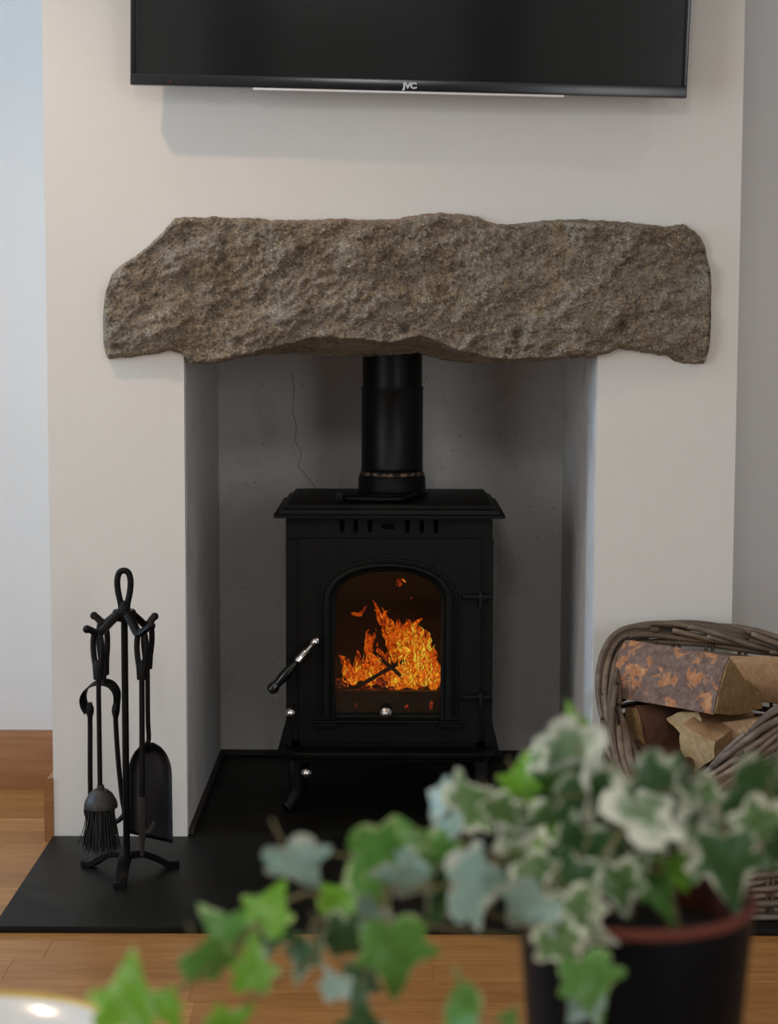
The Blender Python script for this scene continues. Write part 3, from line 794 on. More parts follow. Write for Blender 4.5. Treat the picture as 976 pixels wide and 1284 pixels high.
# ================================================================== FIRESIDE TOOL SET
TC = Vector((-.4755, -.252, HT))
stand = empty('fireside_tool_stand', TC, 'black iron tripod stand with four hooks holding the fireside tools', 'tool stand')
tz = lambda py, y=TC.y: P(152, py, y).z
def T(px, py, y=0): return P(px, py, TC.y+y)
# tripod foot: three bowed flat legs
for k, a in enumerate((-90, 30, 150)):
    d = Vector((cos(radians(a)), sin(radians(a)), 0)); R = .098
    pts = catmull([TC+d*.004+Vector((0, 0, .034)), TC+d*.03+Vector((0, 0, .033)), TC+d*.058+Vector((0, 0, .020)), TC+d*.078+Vector((0, 0, .0075)), TC+d*R+Vector((0, 0, .0062))], 5)
    bm = nb(); n = 6
    side = Vector((-d.y, d.x, 0)); rings = []
    for i, q in enumerate(pts):
        tg = (pts[min(i+1, len(pts)-1)]-pts[max(i-1, 0)]).normalized(); up = side.cross(tg).normalized()
        if up.z < 0: up = -up
        w, h = .0105, .0058
        rings.append([bm.verts.new(q+side*(w*u)+up*(h*v)) for u, v in ((-1, -.8), (-.8, -1), (.8, -1), (1, -.8), (1, .8), (.8, 1), (-.8, 1), (-1, .8))])
    for r0, r1 in zip(rings, rings[1:]):
        for i in range(8): bm.faces.new((r0[i], r0[(i+1) % 8], r1[(i+1) % 8], r1[i]))
    bm.faces.new(rings[0]); bm.faces.new(rings[-1])
    for v in bm.verts: v.co.z = max(v.co.z, HT+.0002)
    obj('leg', bm, M_iron2, stand, 50)
bm = nb(); zc = T(152, 768).z
tube(bm, [TC+Vector((0, 0, .03)), Vector((TC.x, TC.y, zc))], .0062, 12); obj('pole', bm, M_iron2, stand)
# loop handle on top
bm = nb()
zb_, zt_ = T(152, 768).z, T(152, 715.5).z; H_ = zt_-zb_
lp = [(-.0045, 0), (-.0062, .22), (-.0105, .50), (-.0118, .76), (-.008, .95), (0, 1.0), (.008, .95), (.0118, .76), (.0105, .50), (.0062, .22), (.0045, 0)]
tube(bm, catmull([(TC.x+u, TC.y, zb_+w*H_) for u, w in lp], 5), .0056, 10)
tube(bm, [(TC.x, TC.y, zb_-.012), (TC.x, TC.y, zb_+.012), (TC.x, TC.y, zb_+H_*.28)], [.009, .0095, .006], 12)
obj('loop_handle', bm, M_iron2, stand)
bm = nb(); lathe(bm, [(.0085, zb_-.0125), (.0185, zb_-.014), (.0205, zb_-.009), (.0205, zb_+.003), (.0185, zb_+.005), (.0085, zb_+.005)], (TC.x, TC.y, 0), n=24); obj('collar', bm, M_iron2, stand)
# four strap hooks: (elbow pixel, ball pixel, depth)
HK = {'fl': ((127, 792), (109, 789), -.050), 'bl': ((133, 781), (118, 772), .040), 'br': ((182, 784), (194, 773), .040), 'fr': ((172, 793), (190, 785), -.045)}
HP = {}
for key, (e, bpx, dy) in HK.items():
    c0 = Vector((TC.x, TC.y, zb_)); el = T(e[0], e[1], dy); bl = T(bpx[0], bpx[1], dy*1.35)
    out = (el-c0); out.z = 0; out.normalize()
    s0 = c0+out*.014
    low = el.lerp(bl, .30)+Vector((0, 0, -.004))
    HP[key] = low
    bm = nb()
    tube(bm, catmull([s0, s0.lerp(el, .55), el, low, bl.lerp(el, .2), bl], 5), [.0085]*26, 8, flat=(.72, 1.1))
    bmesh.ops.create_uvsphere(bm, u_segments=14, v_segments=8, radius=.0072, matrix=Matrix.Translation(bl))
    obj('hook', bm, M_iron2, stand, 50)
def loop(bm, top, bottom, hw, r=.0052, side=(1, 0, 0)):
    """an eye shaped handle loop hanging from top and closing to a shank at bottom"""
    s = Vector(side); L = bottom-top
    pts = [bottom, top+L*.72-s*hw*.62, top+L*.36-s*hw, top+L*.08-s*hw*.72, top, top+L*.08+s*hw*.72, top+L*.36+s*hw, top+L*.72+s*hw*.62, bottom]
    tube(bm, catmull(pts, 5), r, 8)
    tube(bm, [top+L*.60, top+L*.72, bottom], [r*1.1, r*1.9, r*1.7], 10)
def hang(key, px_top, py_bot, px_bot, dy):
    top = HP[key]+Vector((0, 0, .003)); bot = P(px_bot, py_bot, TC.y+dy); return top, bot
def tool(name, label, loc): return empty(name, loc, label, 'fireside tool')
# ---- brush (front left hook)
dy = -.058
top, bot = hang('fl', 124, 852, 123.5, dy)
br = tool('hearth_brush', 'black hearth brush with domed head and worn bristles on the front left hook', T(126, 1000, dy))
bm = nb(); loop(bm, top, bot, .0105, side=Vector((.8, -.6, 0))); obj('loop_handle', bm, M_iron2, br)
d0 = P(125.5, 987, TC.y+dy)
bm = nb(); tube(bm, [bot, d0], .0044, 10); obj('shaft', bm, M_iron2, br)
db = P(126.5, 1010, TC.y+dy)
M_dome = simple('dusty_black_metal', (.016, .014, .012), .5, .0, .5, 60, .0006, 120)
bm = nb(); hh = d0.z-db.z
lathe(bm, [(.006, hh+.004), (.0066, hh-.002), (.0065, hh-.004), (.012, hh*.88), (.0215, hh*.62), (.0275, hh*.28), (.0295, .002), (.0295, -.003), (.028, -.004), (.020, -.003)], db, n=32)
obj('domed_head', bm, M_dome, br)
bm = nb(); rb = random.Random(4)
for k in range(330):
    a = rb.uniform(0, 2*pi); r0 = .024*sqrt(rb.random()); L = rb.uniform(.062, .082)
    d = Vector((cos(a), sin(a), 0)); o0 = db+d*r0+Vector((0, 0, -.001)); sp = r0*rb.uniform(.15, .55)
    q = [o0, o0+d*(sp*.5)+Vector((rb.uniform(-.002, .002), rb.uniform(-.002, .002), -L*.5)), o0+d*(sp*1.2)+Vector((rb.uniform(-.005, .005), rb.uniform(-.005, .005), -L))]
    tube(bm, q, [.0011, .0010, .0007], 3, cap=False)
tag(obj('bristles', bm, simple('dark_bristle', (.005, .0045, .004), .6), br, 180), kind='stuff')
# ---- tongs (back left hook)
dy = .045
top, bot = hang('bl', 133, 846, 131, dy)
tg = tool('log_tongs', 'black log tongs with a bowed strap spring on the back left hook', T(128, 1000, dy))
bm = nb(); loop(bm, top, bot, .0095, side=Vector((.7, .7, 0))); obj('loop_handle', bm, M_iron2, tg)
bm = nb(); tube(bm, [bot, T(130, 858, dy)], .0042, 8)
st = [T(*p, dy) for p in ((110.5, 893), (105.5, 884), (104.5, 874), (109, 864), (118, 857.5), (128, 855.5), (138, 857.5), (145, 865), (147, 874), (146, 888))]
tube(bm, catmull(st, 4), .0095, 8, flat=(1, .2), ref=(.55, .7, .5)); obj('bow_spring', bm, M_iron2, tg)
for pts in (((112, 881), (113, 900), (113, 960), (113, 1005), (108, 1016), (112, 1027), (124, 1030), (132, 1024)), ((146.5, 880), (145, 900), (148, 950), (153, 1000), (156, 1018), (152, 1026), (143, 1031), (137, 1024))):
    q = catmull([T(p[0], p[1], dy-.002) for p in pts], 4); n = len(q)
    bm = nb(); tube(bm, q, [.0055 if i < 2 else (.0075 if i < 4 else .0046) for i in range(n)], 8); obj('arm', bm, M_iron2, tg)
# ---- poker (front right hook)
dy = -.052
top, bot = hang('fr', 178, 852, 178, dy)
pk = tool('poker', 'black iron poker with a spiked side prong on the front right hook', T(179, 1000, dy))
bm = nb(); loop(bm, top, bot, .0105, side=Vector((.85, -.5, 0))); obj('loop_handle', bm, M_iron2, pk)
bm = nb(); tube(bm, [bot, T(178.5, 1002, dy)], .0050, 10); obj('shaft', bm, M_iron2, pk)
M_ash = simple('ash_dusted_iron', (.012, .009, .007), .75, 0, .6, 60, .001, 110)
bm = nb()
tube(bm, [T(178.5, 999, dy), T(178.3, 1003, dy), T(178.5, 1030, dy), T(179, 1044, dy), T(178.5, 1056, dy), T(178.8, 1073, dy)], [.0078, .0082, .0076, .0074, .0044, .0036], 8)
tube(bm, catmull([T(180, 1042, dy), T(187, 1043, dy), T(192, 1037, dy), T(193.5, 1029, dy)], 4), [.0058]*6+[.0058, .0056, .0054, .005, .0045, .003, .001], 8)
obj('spiked_tip', bm, M_ash, pk)
# ---- shovel (back right hook)
dy = .05
top, bot = hang('br', 184, 838, 185, dy)
sh = tool('hearth_shovel', 'black ash shovel with a tall rounded pan on the back right hook', T(188, 1000, dy))
bm = nb(); loop(bm, top, bot, .0095, side=Vector((.7, .7, 0))); obj('loop_handle', bm, M_iron2, sh)
bm = nb(); tube(bm, catmull([bot, T(185.5, 900, dy), T(186.5, 927, dy+.002), T(183.5, 934, dy-.004), T(184, 942, dy+.006)], 4), .0044, 8); obj('shaft', bm, M_iron2, sh)
bm = nb(); NU, NVv = 14, 22; grid = []
tl_, tr_ = T(159.5, 1045, dy), T(216, 1058, dy)
for j in range(NVv+1):
    v = j/NVv; row = []
    hw = (sqrt(max(0, 1-(1-min(1, v/.34))**2)))*.5
    hw = max(hw, .09)*(1+.04*max(0, v-.4))
    cxp = 188.0 + .8*v; cy = 931+v*(1051-931)
    for i in range(NU+1):
        u = i/NU*2-1
        px_ = cxp+u*hw*55; py_ = cy+(u*hw*2)*6*v**2
        lip = .018*(abs(u)**4)+.012*max(0, 1-v/.12)**2
        row.append(bm.verts.new(T(px_, py_, dy+.012-lip-.010*v)))
    grid.append(row)
for j in range(NVv):
    for i in range(NU): bm.faces.new((grid[j][i], grid[j][i+1], grid[j+1][i+1], grid[j+1][i]))
pan = obj('pan', bm, simple('blued_black_pan', (.0022, .0028, .0038), .45, 0, .6, 30, .0006, 80), sh, 180)
md = pan.modifiers.new('thick', 'SOLIDIFY'); md.thickness = .0016

# ================================================================== LOG BASKET
def wicker():
    t = NT('grey_brown_cane'); v = t.coord(rand=True)
    mp = t.n('ShaderNodeMapping'); mp.inputs['Scale'].default_value = (1, 1, 3); t.l(v, mp.inputs['Vector'])
    n1 = t.noise(mp.outputs[0], 16, 4, .6); n2 = t.noise(v, 140, 3)
    oi = t.n('ShaderNodeObjectInfo')
    c = t.ramp(n1, [(.3, (.085, .060, .044)), (.5, (.145, .110, .083)), (.72, (.225, .185, .15))])
    c = t.mix(1.0, c, t.ramp(oi.outputs['Random'], [(0, (.62, .56, .52)), (.4, (.95, .95, .97)), (.75, (1.15, 1.05, .92)), (1, (1.35, 1.35, 1.38))]), 'MULTIPLY')
    return t.set(Base_Color=c, Roughness=.5, Normal=t.bump(n2, .3, .001), Specular_IOR_Level=.45)
M_cane = wicker()
rimc = [P(775, 800, -.085), P(800, 790, -.062), P(842, 787, -.05), P(910, 793, -.048), P(976, 803, -.052),
        Vector((.83, -.075, .405)), Vector((.935, -.16, .415)), Vector((.955, -.30, .45)), Vector((.905, -.445, .475)), Vector((.80, -.505, .462)),
        P(976, 893, -.525), P(920, 944, -.520), P(872, 985, -.490), P(826, 994, -.435), P(795, 962, -.365), P(773, 912, -.26), P(763, 865, -.18), P(764, 824, -.12)]
RN = 240
raw = catmull(rimc, 24, True)
def resample(pts, n):
    acc = [0]
    m = len(pts)
    for i in range(m): acc.append(acc[-1]+(pts[(i+1) % m]-pts[i]).length)
    out = []; j = 0
    for k in range(n):
        d = acc[-1]*k/n
        while j < m-1 and acc[j+1] < d: j += 1
        f = (d-acc[j])/max(1e-9, acc[j+1]-acc[j]); out.append(pts[j].lerp(pts[(j+1) % m], f))
    return out
RIM = resample(raw, RN)
bc = Vector((.655, -.285, 0)); BASE = []
for p in RIM:
    d = Vector((p.x-bc.x, p.y-bc.y, 0)); BASE.append(Vector((bc.x+d.x*.87, bc.y+d.y*.90, HT+.012)))
def wall_pt(i, t, off=0):
    i0 = int(math.floor(i)) % RN; f = i-math.floor(i); i1 = (i0+1) % RN
    r = RIM[i0].lerp(RIM[i1], f); b = BASE[i0].lerp(BASE[i1], f)
    d = Vector((r.x-bc.x, r.y-bc.y, 0)).normalized()
    return b.lerp(r, t)+d*(.016*sin(pi*t)+off)
basket = empty('log_basket', (bc.x, bc.y, HT), 'grey brown wicker log basket with a dipped front rim beside the fireplace', 'basket')
NS = 30                                    # stake pairs
for k in range(NS):
    i = RN*k/NS
    for s in (-.75, .75):
        bm = nb(); tube(bm, [wall_pt(i+s, t) for t in (0, .2, .4, .6, .8, .97)], .0036, 6); obj('stake', bm, M_cane, basket, 180)
wr = random.Random(21)
NR = 25
for k in range(NR):
    t = .015+.955*k/(NR-1); ph = k*pi; pts = []
    for i in range(0, RN*1):
        w = cos(pi*i*NS/RN+ph)
        tt = t+.004*noise.noise(Vector((i*.05, k*3.1, 0)))
        pts.append(wall_pt(i, tt, .0055*w))
    bm = nb(); tube(bm, pts, .0058+.0008*wr.uniform(-1, 1), 7, closed=True); obj('woven_cane', bm, M_cane, basket, 180)
# foot ring
bm = nb(); tube(bm, [wall_pt(i, 0, .006)-Vector((0, 0, .006)) for i in range(0, RN, 2)], .0055, 7, closed=True); obj('woven_cane', bm, M_cane, basket, 180)
bm = nb(); fl_ = [bm.verts.new(p+Vector((0, 0, .004))) for p in BASE[::4]]; fl2 = [bm.verts.new(p-Vector((0, 0, .004))) for p in BASE[::4]]
bm.faces.new(fl_); bm.faces.new(fl2[::-1])
for i in range(len(fl_)): bm.faces.new((fl_[i], fl_[(i+1) % len(fl_)], fl2[(i+1) % len(fl_)], fl2[i]))
obj('base', bm, M_cane, basket, 0)
# thick braided rim: rods laid side by side, each a slow spiral of limited length, ends showing
NB = 74
for k in range(NB):
    i0 = RN*k/NB+wr.uniform(-2, 2); ln = wr.uniform(30, 46); a0 = wr.uniform(0, 2*pi) if k % 3 else k*1.9; tw = wr.uniform(.075, .11)
    rr = wr.uniform(.009, .021); pts = []
    for s in range(0, 27):
        i = i0+ln*s/26; a = a0+tw*ln*s/26
        p = wall_pt(i, 1.0); r_ = RIM[int(i) % RN]
        d = Vector((r_.x-bc.x, r_.y-bc.y, 0)).normalized(); tg_ = (RIM[(int(i)+2) % RN]-RIM[(int(i)-2) % RN]).normalized(); up_ = tg_.cross(d).normalized()
        if up_.z < 0: up_ = -up_
        pts.append(p+d*cos(a)*rr*1.0+up_*(sin(a)*rr*1.05-.006))
    R0 = wr.uniform(.0046, .0062)
    bm = nb(); tube(bm, pts, [R0*(.85+.15*min(1, s/4)) for s in range(27)], 7); obj('rim_rod', bm, M_cane, basket, 180)

# ---------------------------------------------------------------- logs
def cut_wood(name, c0, c1):
    t = NT(name); v = t.coord(rand=True); mp = t.n('ShaderNodeMapping'); mp.inputs['Scale'].default_value = (1, 1, 1); t.l(v, mp.inputs['Vector'])
    w = t.n('ShaderNodeTexWave', wave_type='RINGS', rings_direction='SPHERICAL'); w.inputs['Scale'].default_value = 42; w.inputs['Distortion'].default_value = 9; w.inputs['Detail'].default_value = 3
    t.l(v, w.inputs['Vector']); n1 = t.noise(v, 60, 5, .65, .8)
    c = t.ramp(n1, [(.3, c0), (.7, c1)]); c = t.mix(t.ramp(w.outputs['Fac'], [(.2, (0, 0, 0)), (1, (.22, .22, .22))]), c, tuple(x*.6 for x in c0))
    return t.set(Base_Color=c, Roughness=.8, Normal=t.bump(n1, .6, .0025))
M_end = cut_wood('sawn_end_grain', (.40, .26, .12), (.60, .44, .24))
M_end2 = cut_wood('weathered_end_grain', (.28, .165, .062), (.45, .29, .135))
M_split = cut_wood('split_wood_side', (.40, .235, .115), (.58, .38, .21))
def bark():
    t = NT('flaking_bark'); v = t.coord()
    n1 = t.noise(v, 26, 6, .62, 1.5); n2 = t.noise(v, 80, 5, .7); vo = t.n('ShaderNodeTexVoronoi'); vo.inputs['Scale'].default_value = 22; t.l(v, vo.inputs['Vector'])
    c = t.ramp(n2, [(.3, (.10, .062, .048)), (.55, (.19, .122, .098)), (.75, (.31, .22, .18))])
    ad = t.n('ShaderNodeMath', operation='ADD'); t.l(n1, ad.inputs[0]); t.l(t.n('ShaderNodeMath', operation='MULTIPLY').outputs[0], ad.inputs[1])
    mul = ad.inputs[1].links[0].from_node; mul.inputs[1].default_value = -.35; t.l(vo.outputs['Distance'], mul.inputs[0])
    c = t.mix(t.ramp(ad.outputs[0], [(.375, (0, 0, 0)), (.415, (1, 1, 1))]), c, t.ramp(n2, [(.3, (.24, .085, .03)), (.55, (.46, .21, .09)), (.75, (.62, .38, .20))]))
    return t.set(Base_Color=c, Roughness=.8, Normal=t.bump(n1, .8, .006, t.bump(n2, .6, .002)))
M_bark = bark()
M_bark2 = simple('dark_bark', (.10, .042, .020), .9, 0, .6, 25, .005, 60)
def split_log(label, c, axis, L, sec, bark_n, up=(0, 0, 1), mats=None, seed=0, group=None):
    """sec: outline (front, height) in metres, the first bark_n+1 points carry the bark"""
    e1 = Vector(axis).normalized(); e3 = Vector(up); e3 = (e3-e1*e3.dot(e1)).normalized(); e2 = e1.cross(e3)
    if e2.y > 0: e2 = -e2
    c = Vector(c); me_, ms_, mb_ = mats or (M_end, M_split, M_bark)
    root = empty('split_log', c, label, 'log', group)
    # refine outline
    pts = []
    for i, p in enumerate(sec):
        q = sec[(i+1) % len(sec)]
        for k in range(4): pts.append((p[0]+(q[0]-p[0])*k/4, p[1]+(q[1]-p[1])*k/4, i < bark_n))
    NL = 14; bmw, bmb = nb(), nb()
    def pos(s, p, grow=0):
        sk = noise.noise(Vector((p[0]*30+seed, p[1]*30, s*3)))*.003+noise.noise(Vector((p[0]*90+seed, p[1]*90, s*9)))*.0012
        r = sqrt(p[0]**2+p[1]**2)+1e-6
        f = 1+(sk+grow)/r
        w = L*(s-.5)+ (noise.noise(Vector((p[0]*50+seed, p[1]*50, 4)))*.004 if s in (0, 1) else 0)
        return c+e1*w+e2*p[0]*f+e3*p[1]*f
    rings = [[bmw.verts.new(pos(s/NL, p)) for p in pts] for s in range(NL+1)]
    n = len(pts)
    for r0, r1 in zip(rings, rings[1:]):
        for i in range(n): bmw.faces.new((r0[i], r0[(i+1) % n], r1[(i+1) % n], r1[i])).material_index = 1
    for s, r in ((0, rings[0]), (1, rings[-1])):
        cx = sum(p[0] for p in pts)/n; cy = sum(p[1] for p in pts)/n
        cv = bmw.verts.new(pos(s, (cx, cy)))
        for i in range(n): bmw.faces.new((r[i], r[(i+1) % n], cv)).material_index = 0
    obj('wood', bmw, [me_, ms_], root, 35)
    bi = [i for i in range(n) if pts[i][2]]
    if bi:
        bi = bi+[bi[-1]+1] if bi[-1]+1 < n else bi+[0]
        outer = [[bmb.verts.new(pos(.012+.976*s/NL, pts[i], .004)) for i in bi] for s in range(NL+1)]
        inner = [[bmb.verts.new(pos(.012+.976*s/NL, pts[i], .0003)) for i in bi] for s in range(NL+1)]
        m = len(bi)
        for s in range(NL):
            for i in range(m-1):
                bmb.faces.new((outer[s][i], outer[s][i+1], outer[s+1][i+1], outer[s+1][i])); bmb.faces.new((inner[s][i], inner[s+1][i], inner[s+1][i+1], inner[s][i+1]))
            for i in (0, m-1): bmb.faces.new((outer[s][i], outer[s+1][i], inner[s+1][i], inner[s][i]))
        for s in (0, NL):
            for i in range(m-1): bmb.faces.new((outer[s][i], outer[s][i+1], inner[s][i+1], inner[s][i]))
        obj('bark', bmb, mb_, root, 35)
    return root
def face_log(label, face, y0, axis, L, bark_n, mats=None, seed=0, up=(0, 0, 1)):
    """a split log whose cut end has the given outline in the photograph, at depth y0, running back along axis"""
    cx = sum(p[0] for p in face)/len(face); cy = sum(p[1] for p in face)/len(face)
    f0 = P(cx, cy, y0); e1 = Vector(axis).normalized(); e3 = Vector(up); e3 = (e3-e1*e3.dot(e1)).normalized(); e2 = e1.cross(e3)
    if e2.y > 0: e2 = -e2
    sec = []
    for p in face:
        d = ray(*p); q = CAMP+d*((f0-CAMP).dot(e1)/d.dot(e1)); sec.append(((q-f0).dot(e2), (q-f0).dot(e3)))
    return split_log(label, f0+e1*(L/2), axis, L, sec, bark_n, up, mats, seed)
a_ = radians(42)
face_log('large bark covered log lying on top of the pile in the basket', [(917, 825), (911, 838), (906, 856), (902, 876), (898, 894.5), (922, 897), (955, 888), (954, 866), (935, 851)], -.26, (-cos(a_), sin(a_), .01), .228, 4, (M_end2, M_split, M_bark), 2)
split_log('pale barkless split log behind the right end of the large bark log', P(968, 853, -.115), (1, -.06, .0), .27,
          [(-.01, .042), (.035, .038), (.045, 0), (.035, -.035), (-.04, -.04), (-.045, .02)], 0, seed=5)
face_log('pale split log with its cut end facing out under the large bark log', [(856, 909), (876, 919), (897, 931), (895, 950), (872, 968), (861, 955), (854, 938), (852, 922)], -.30, (.52, .84, .10), .19, 0, None, 9)
face_log('small pale log end poking out under the middle of the bark log', [(835, 901), (853, 893), (875, 893), (880, 904), (871, 916), (852, 919)], -.24, (.62, .77, -.05), .15, 0, None, 12)
split_log('split log with a pale top face at the right beside the rim', P(952, 910, -.28)+Vector((.02, .04, -.012)), (.80, -.45, .18), .24,
          [(-.045, .014), (.036, .022), (.042, -.012), (.006, -.04), (-.04, -.03)], 0, seed=15)
face_log('dark red brown log at the left of the pile beside the pale log end', [(784, 888), (798, 887), (806, 912), (811, 940), (796, 936), (783, 925)], -.20, (.88, .44, -.02), .17, 4, (M_end2, M_bark2, M_bark2), 18)
face_log('dark log lying low at the front left of the basket', [(783, 930), (800, 940), (818, 957), (814, 972), (800, 975), (787, 958)], -.27, (.86, .48, -.10), .17, 3, (M_end2, M_bark2, M_bark2), 22)
split_log('dark log deep in the middle of the basket under the others', Vector((.60, -.20, .13)), (1, .1, 0), .34,
          [(.0, .05), (.04, .03), (.05, 0), (.03, -.045), (-.03, -.045), (-.05, 0)], 3, mats=(M_end2, M_bark2, M_bark2), seed=25)
b0 = P(847, 959, -.33); bm = nb()
q = [b0+Vector((.6, .75, -.12))*(.14*i/8) for i in range(9)]
tube(bm, q, [.0118*(1+.12*noise.noise(p*80)) for p in q], 12)
for f in bm.faces: f.material_index = 1 if len(f.verts) > 4 else 0
tag(obj('branch_offcut', bm, [M_bark2, M_end], None, 40, b0), 'thin round branch with pale cut end low in the basket', 'branch')
# ================================================================== COFFEE TABLE, BOWL, PLANT
TT = .455
ct = empty('coffee_table', (0, -2.62, 0), 'low oak coffee table under the ivy pot in the foreground', 'table')
bm = nb(); box(bm, (-.62, -3.1, TT-.03), (.62, -2.168, TT), .004, 2); obj('tabletop', bm, M_trim, ct)
for x in (-.56, .56):
    for y in (-3.04, -2.23):
        bm = nb(); box(bm, (x-.03, y-.03, 0), (x+.03, y+.03, TT-.03), .003); obj('leg', bm, M_trim, ct)
# bowl at the lower left: cream with a mustard rim
bc_ = PZ(-50, 1322, .503); BR = .125
bowl = empty('wide_bowl', (bc_.x, bc_.y, TT), 'cream glazed bowl with a mustard yellow rim at the lower left', 'bowl')
M_cream = simple('cream_glaze', (.72, .70, .66), .12, 0, .03, 20, 0, 0, .5)
M_must = simple('mustard_glaze', (.55, .36, .05), .2, 0, .15, 40)
bm = nb(); lathe(bm, [(.0, .004), (.045, .004), (.05, .0), (.056, .0), (.058, .006), (.09, .022), (BR-.006, .043), (BR-.003, .0455), (BR-.009, .0455), (.088, .028), (.055, .012), (0, .010)], (bc_.x, bc_.y, TT), n=64)
obj('body', bm, M_cream, bowl)
bm = nb(); lathe(bm, [(BR-.0055, .043), (BR-.0005, .0445), (BR+.0005, .0465), (BR-.0015, .048), (BR-.005, .0475), (BR-.0065, .0450)], (bc_.x, bc_.y, TT), n=64, ring=True); 
obj('rim', bm, M_must, bowl)
# pot
PC = PZ(797, 1125, .62); PR = .0795; PT = .62
ivy = empty('potted_ivy', (PC.x, PC.y, TT), 'variegated trailing ivy in a black pot with a terracotta rim in the foreground', 'plant')
M_pot = simple('matt_black_glaze', (.0035, .0040, .0048), .42, 0, .3, 25, .0004, 60, .1)
M_terra = simple('terracotta', (.11, .020, .008), .8, 0, .25, 60, .0006, 200)
M_soil = simple('dark_soil', (.010, .007, .005), 1, 0, .6, 90, .004, 90)
ph = PT-TT
bm = nb(); lathe(bm, [(0, 0), (PR*.80, 0), (PR*.83, .003), (PR*.985, ph-.006), (PR*.985, ph-.003), (PR*.95, ph-.003), (PR*.80, .01), (0, .01)], (PC.x, PC.y, TT), n=64); obj('pot', bm, M_pot, ivy)
bm = nb(); lathe(bm, [(PR*.955, ph-.03), (PR*.955, ph-.0028), (PR*1.0, ph-.004), (PR*1.012, ph-.001), (PR*1.0, ph+.002), (PR*.925, ph+.002), (PR*.91, ph-.001), (PR*.895, ph-.03)], (PC.x, PC.y, TT), n=64, ring=True); obj('terracotta_rim', bm, M_terra, ivy)
bm = nb(); lathe(bm, [(0, ph-.022), (.03, ph-.021), (PR*.89, ph-.025), (PR*.89, ph-.034), (0, ph-.034)], (PC.x, PC.y, TT), n=40)
for v in bm.verts: v.co.z += .003*noise.noise(v.co*60)
obj('soil', bm, M_soil, ivy)
# leaf materials: the pale margin is the leaf's own colouring
def leaf_mat(name, inner, inner2, edge, e0, e1, gloss=.34):
    t = NT(name); v = t.coord(rand=True); at = t.n('ShaderNodeAttribute', attribute_name='margin')
    nz = t.noise(v, 3.2, 4, .6, .5); nb_ = t.noise(v, 7, 3)
    ad = t.n('ShaderNodeMath', operation='MULTIPLY_ADD'); ad.inputs[1].default_value = 1.3; ad.inputs[2].default_value = -.65
    t.l(nz, ad.inputs[0]); a2 = t.n('ShaderNodeMath', operation='ADD'); t.l(ad.outputs[0], a2.inputs[0]); t.l(at.outputs['Fac'], a2.inputs[1])
    c = t.mix(nb_, inner, inner2); c = t.mix(t.ramp(a2.outputs[0], [(e0, (0, 0, 0)), (e1, (1, 1, 1))]), c, edge)
    tl_ = t.n('ShaderNodeBsdfTranslucent'); t.l(c, tl_.inputs[0]); mx = t.n('ShaderNodeMixShader'); mx.inputs[0].default_value = .28
    m = t.set(Base_Color=c, Roughness=gloss, Specular_IOR_Level=.5)
    t.l(t.b.outputs[0], mx.inputs[1]); t.l(tl_.outputs[0], mx.inputs[2]); t.l(mx.outputs[0], t.out.inputs[0]); return m
CREAM = (.74, .74, .56)
LM = {'g': leaf_mat('ivy_green', (.07, .20, .03), (.12, .27, .05), (.32, .42, .16), .93, 1.05),
      'b': leaf_mat('ivy_bright_green', (.12, .31, .018), (.19, .40, .034), (.35, .48, .12), .95, 1.08),
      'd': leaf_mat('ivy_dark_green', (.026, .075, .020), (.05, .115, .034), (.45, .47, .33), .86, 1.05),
      'v': leaf_mat('ivy_variegated', (.08, .17, .045), (.17, .27, .10), CREAM, .72, .95),
      'c': leaf_mat('ivy_cream', (.15, .24, .12), (.30, .40, .22), (.78, .79, .63), .45, .75),
      'p': leaf_mat('ivy_painted_sheen', (.22, .35, .29), (.34, .47, .40), (.50, .52, .42), .82, 1.0, .28)}  # bluish window sheen painted into the base colour of these leaves
M_stem = simple('ivy_stem', (.16, .13, .05), .6, 0, .3, 60)
OUTL = [(0, 0), (.10, -.09), (.22, -.13), (.33, -.10), (.41, .0), (.40, .10), (.34, .17), (.42, .22), (.53, .31), (.46, .40), (.34, .42), (.25, .47), (.20, .58), (.13, .74), (.06, .90), (0, 1.0)]
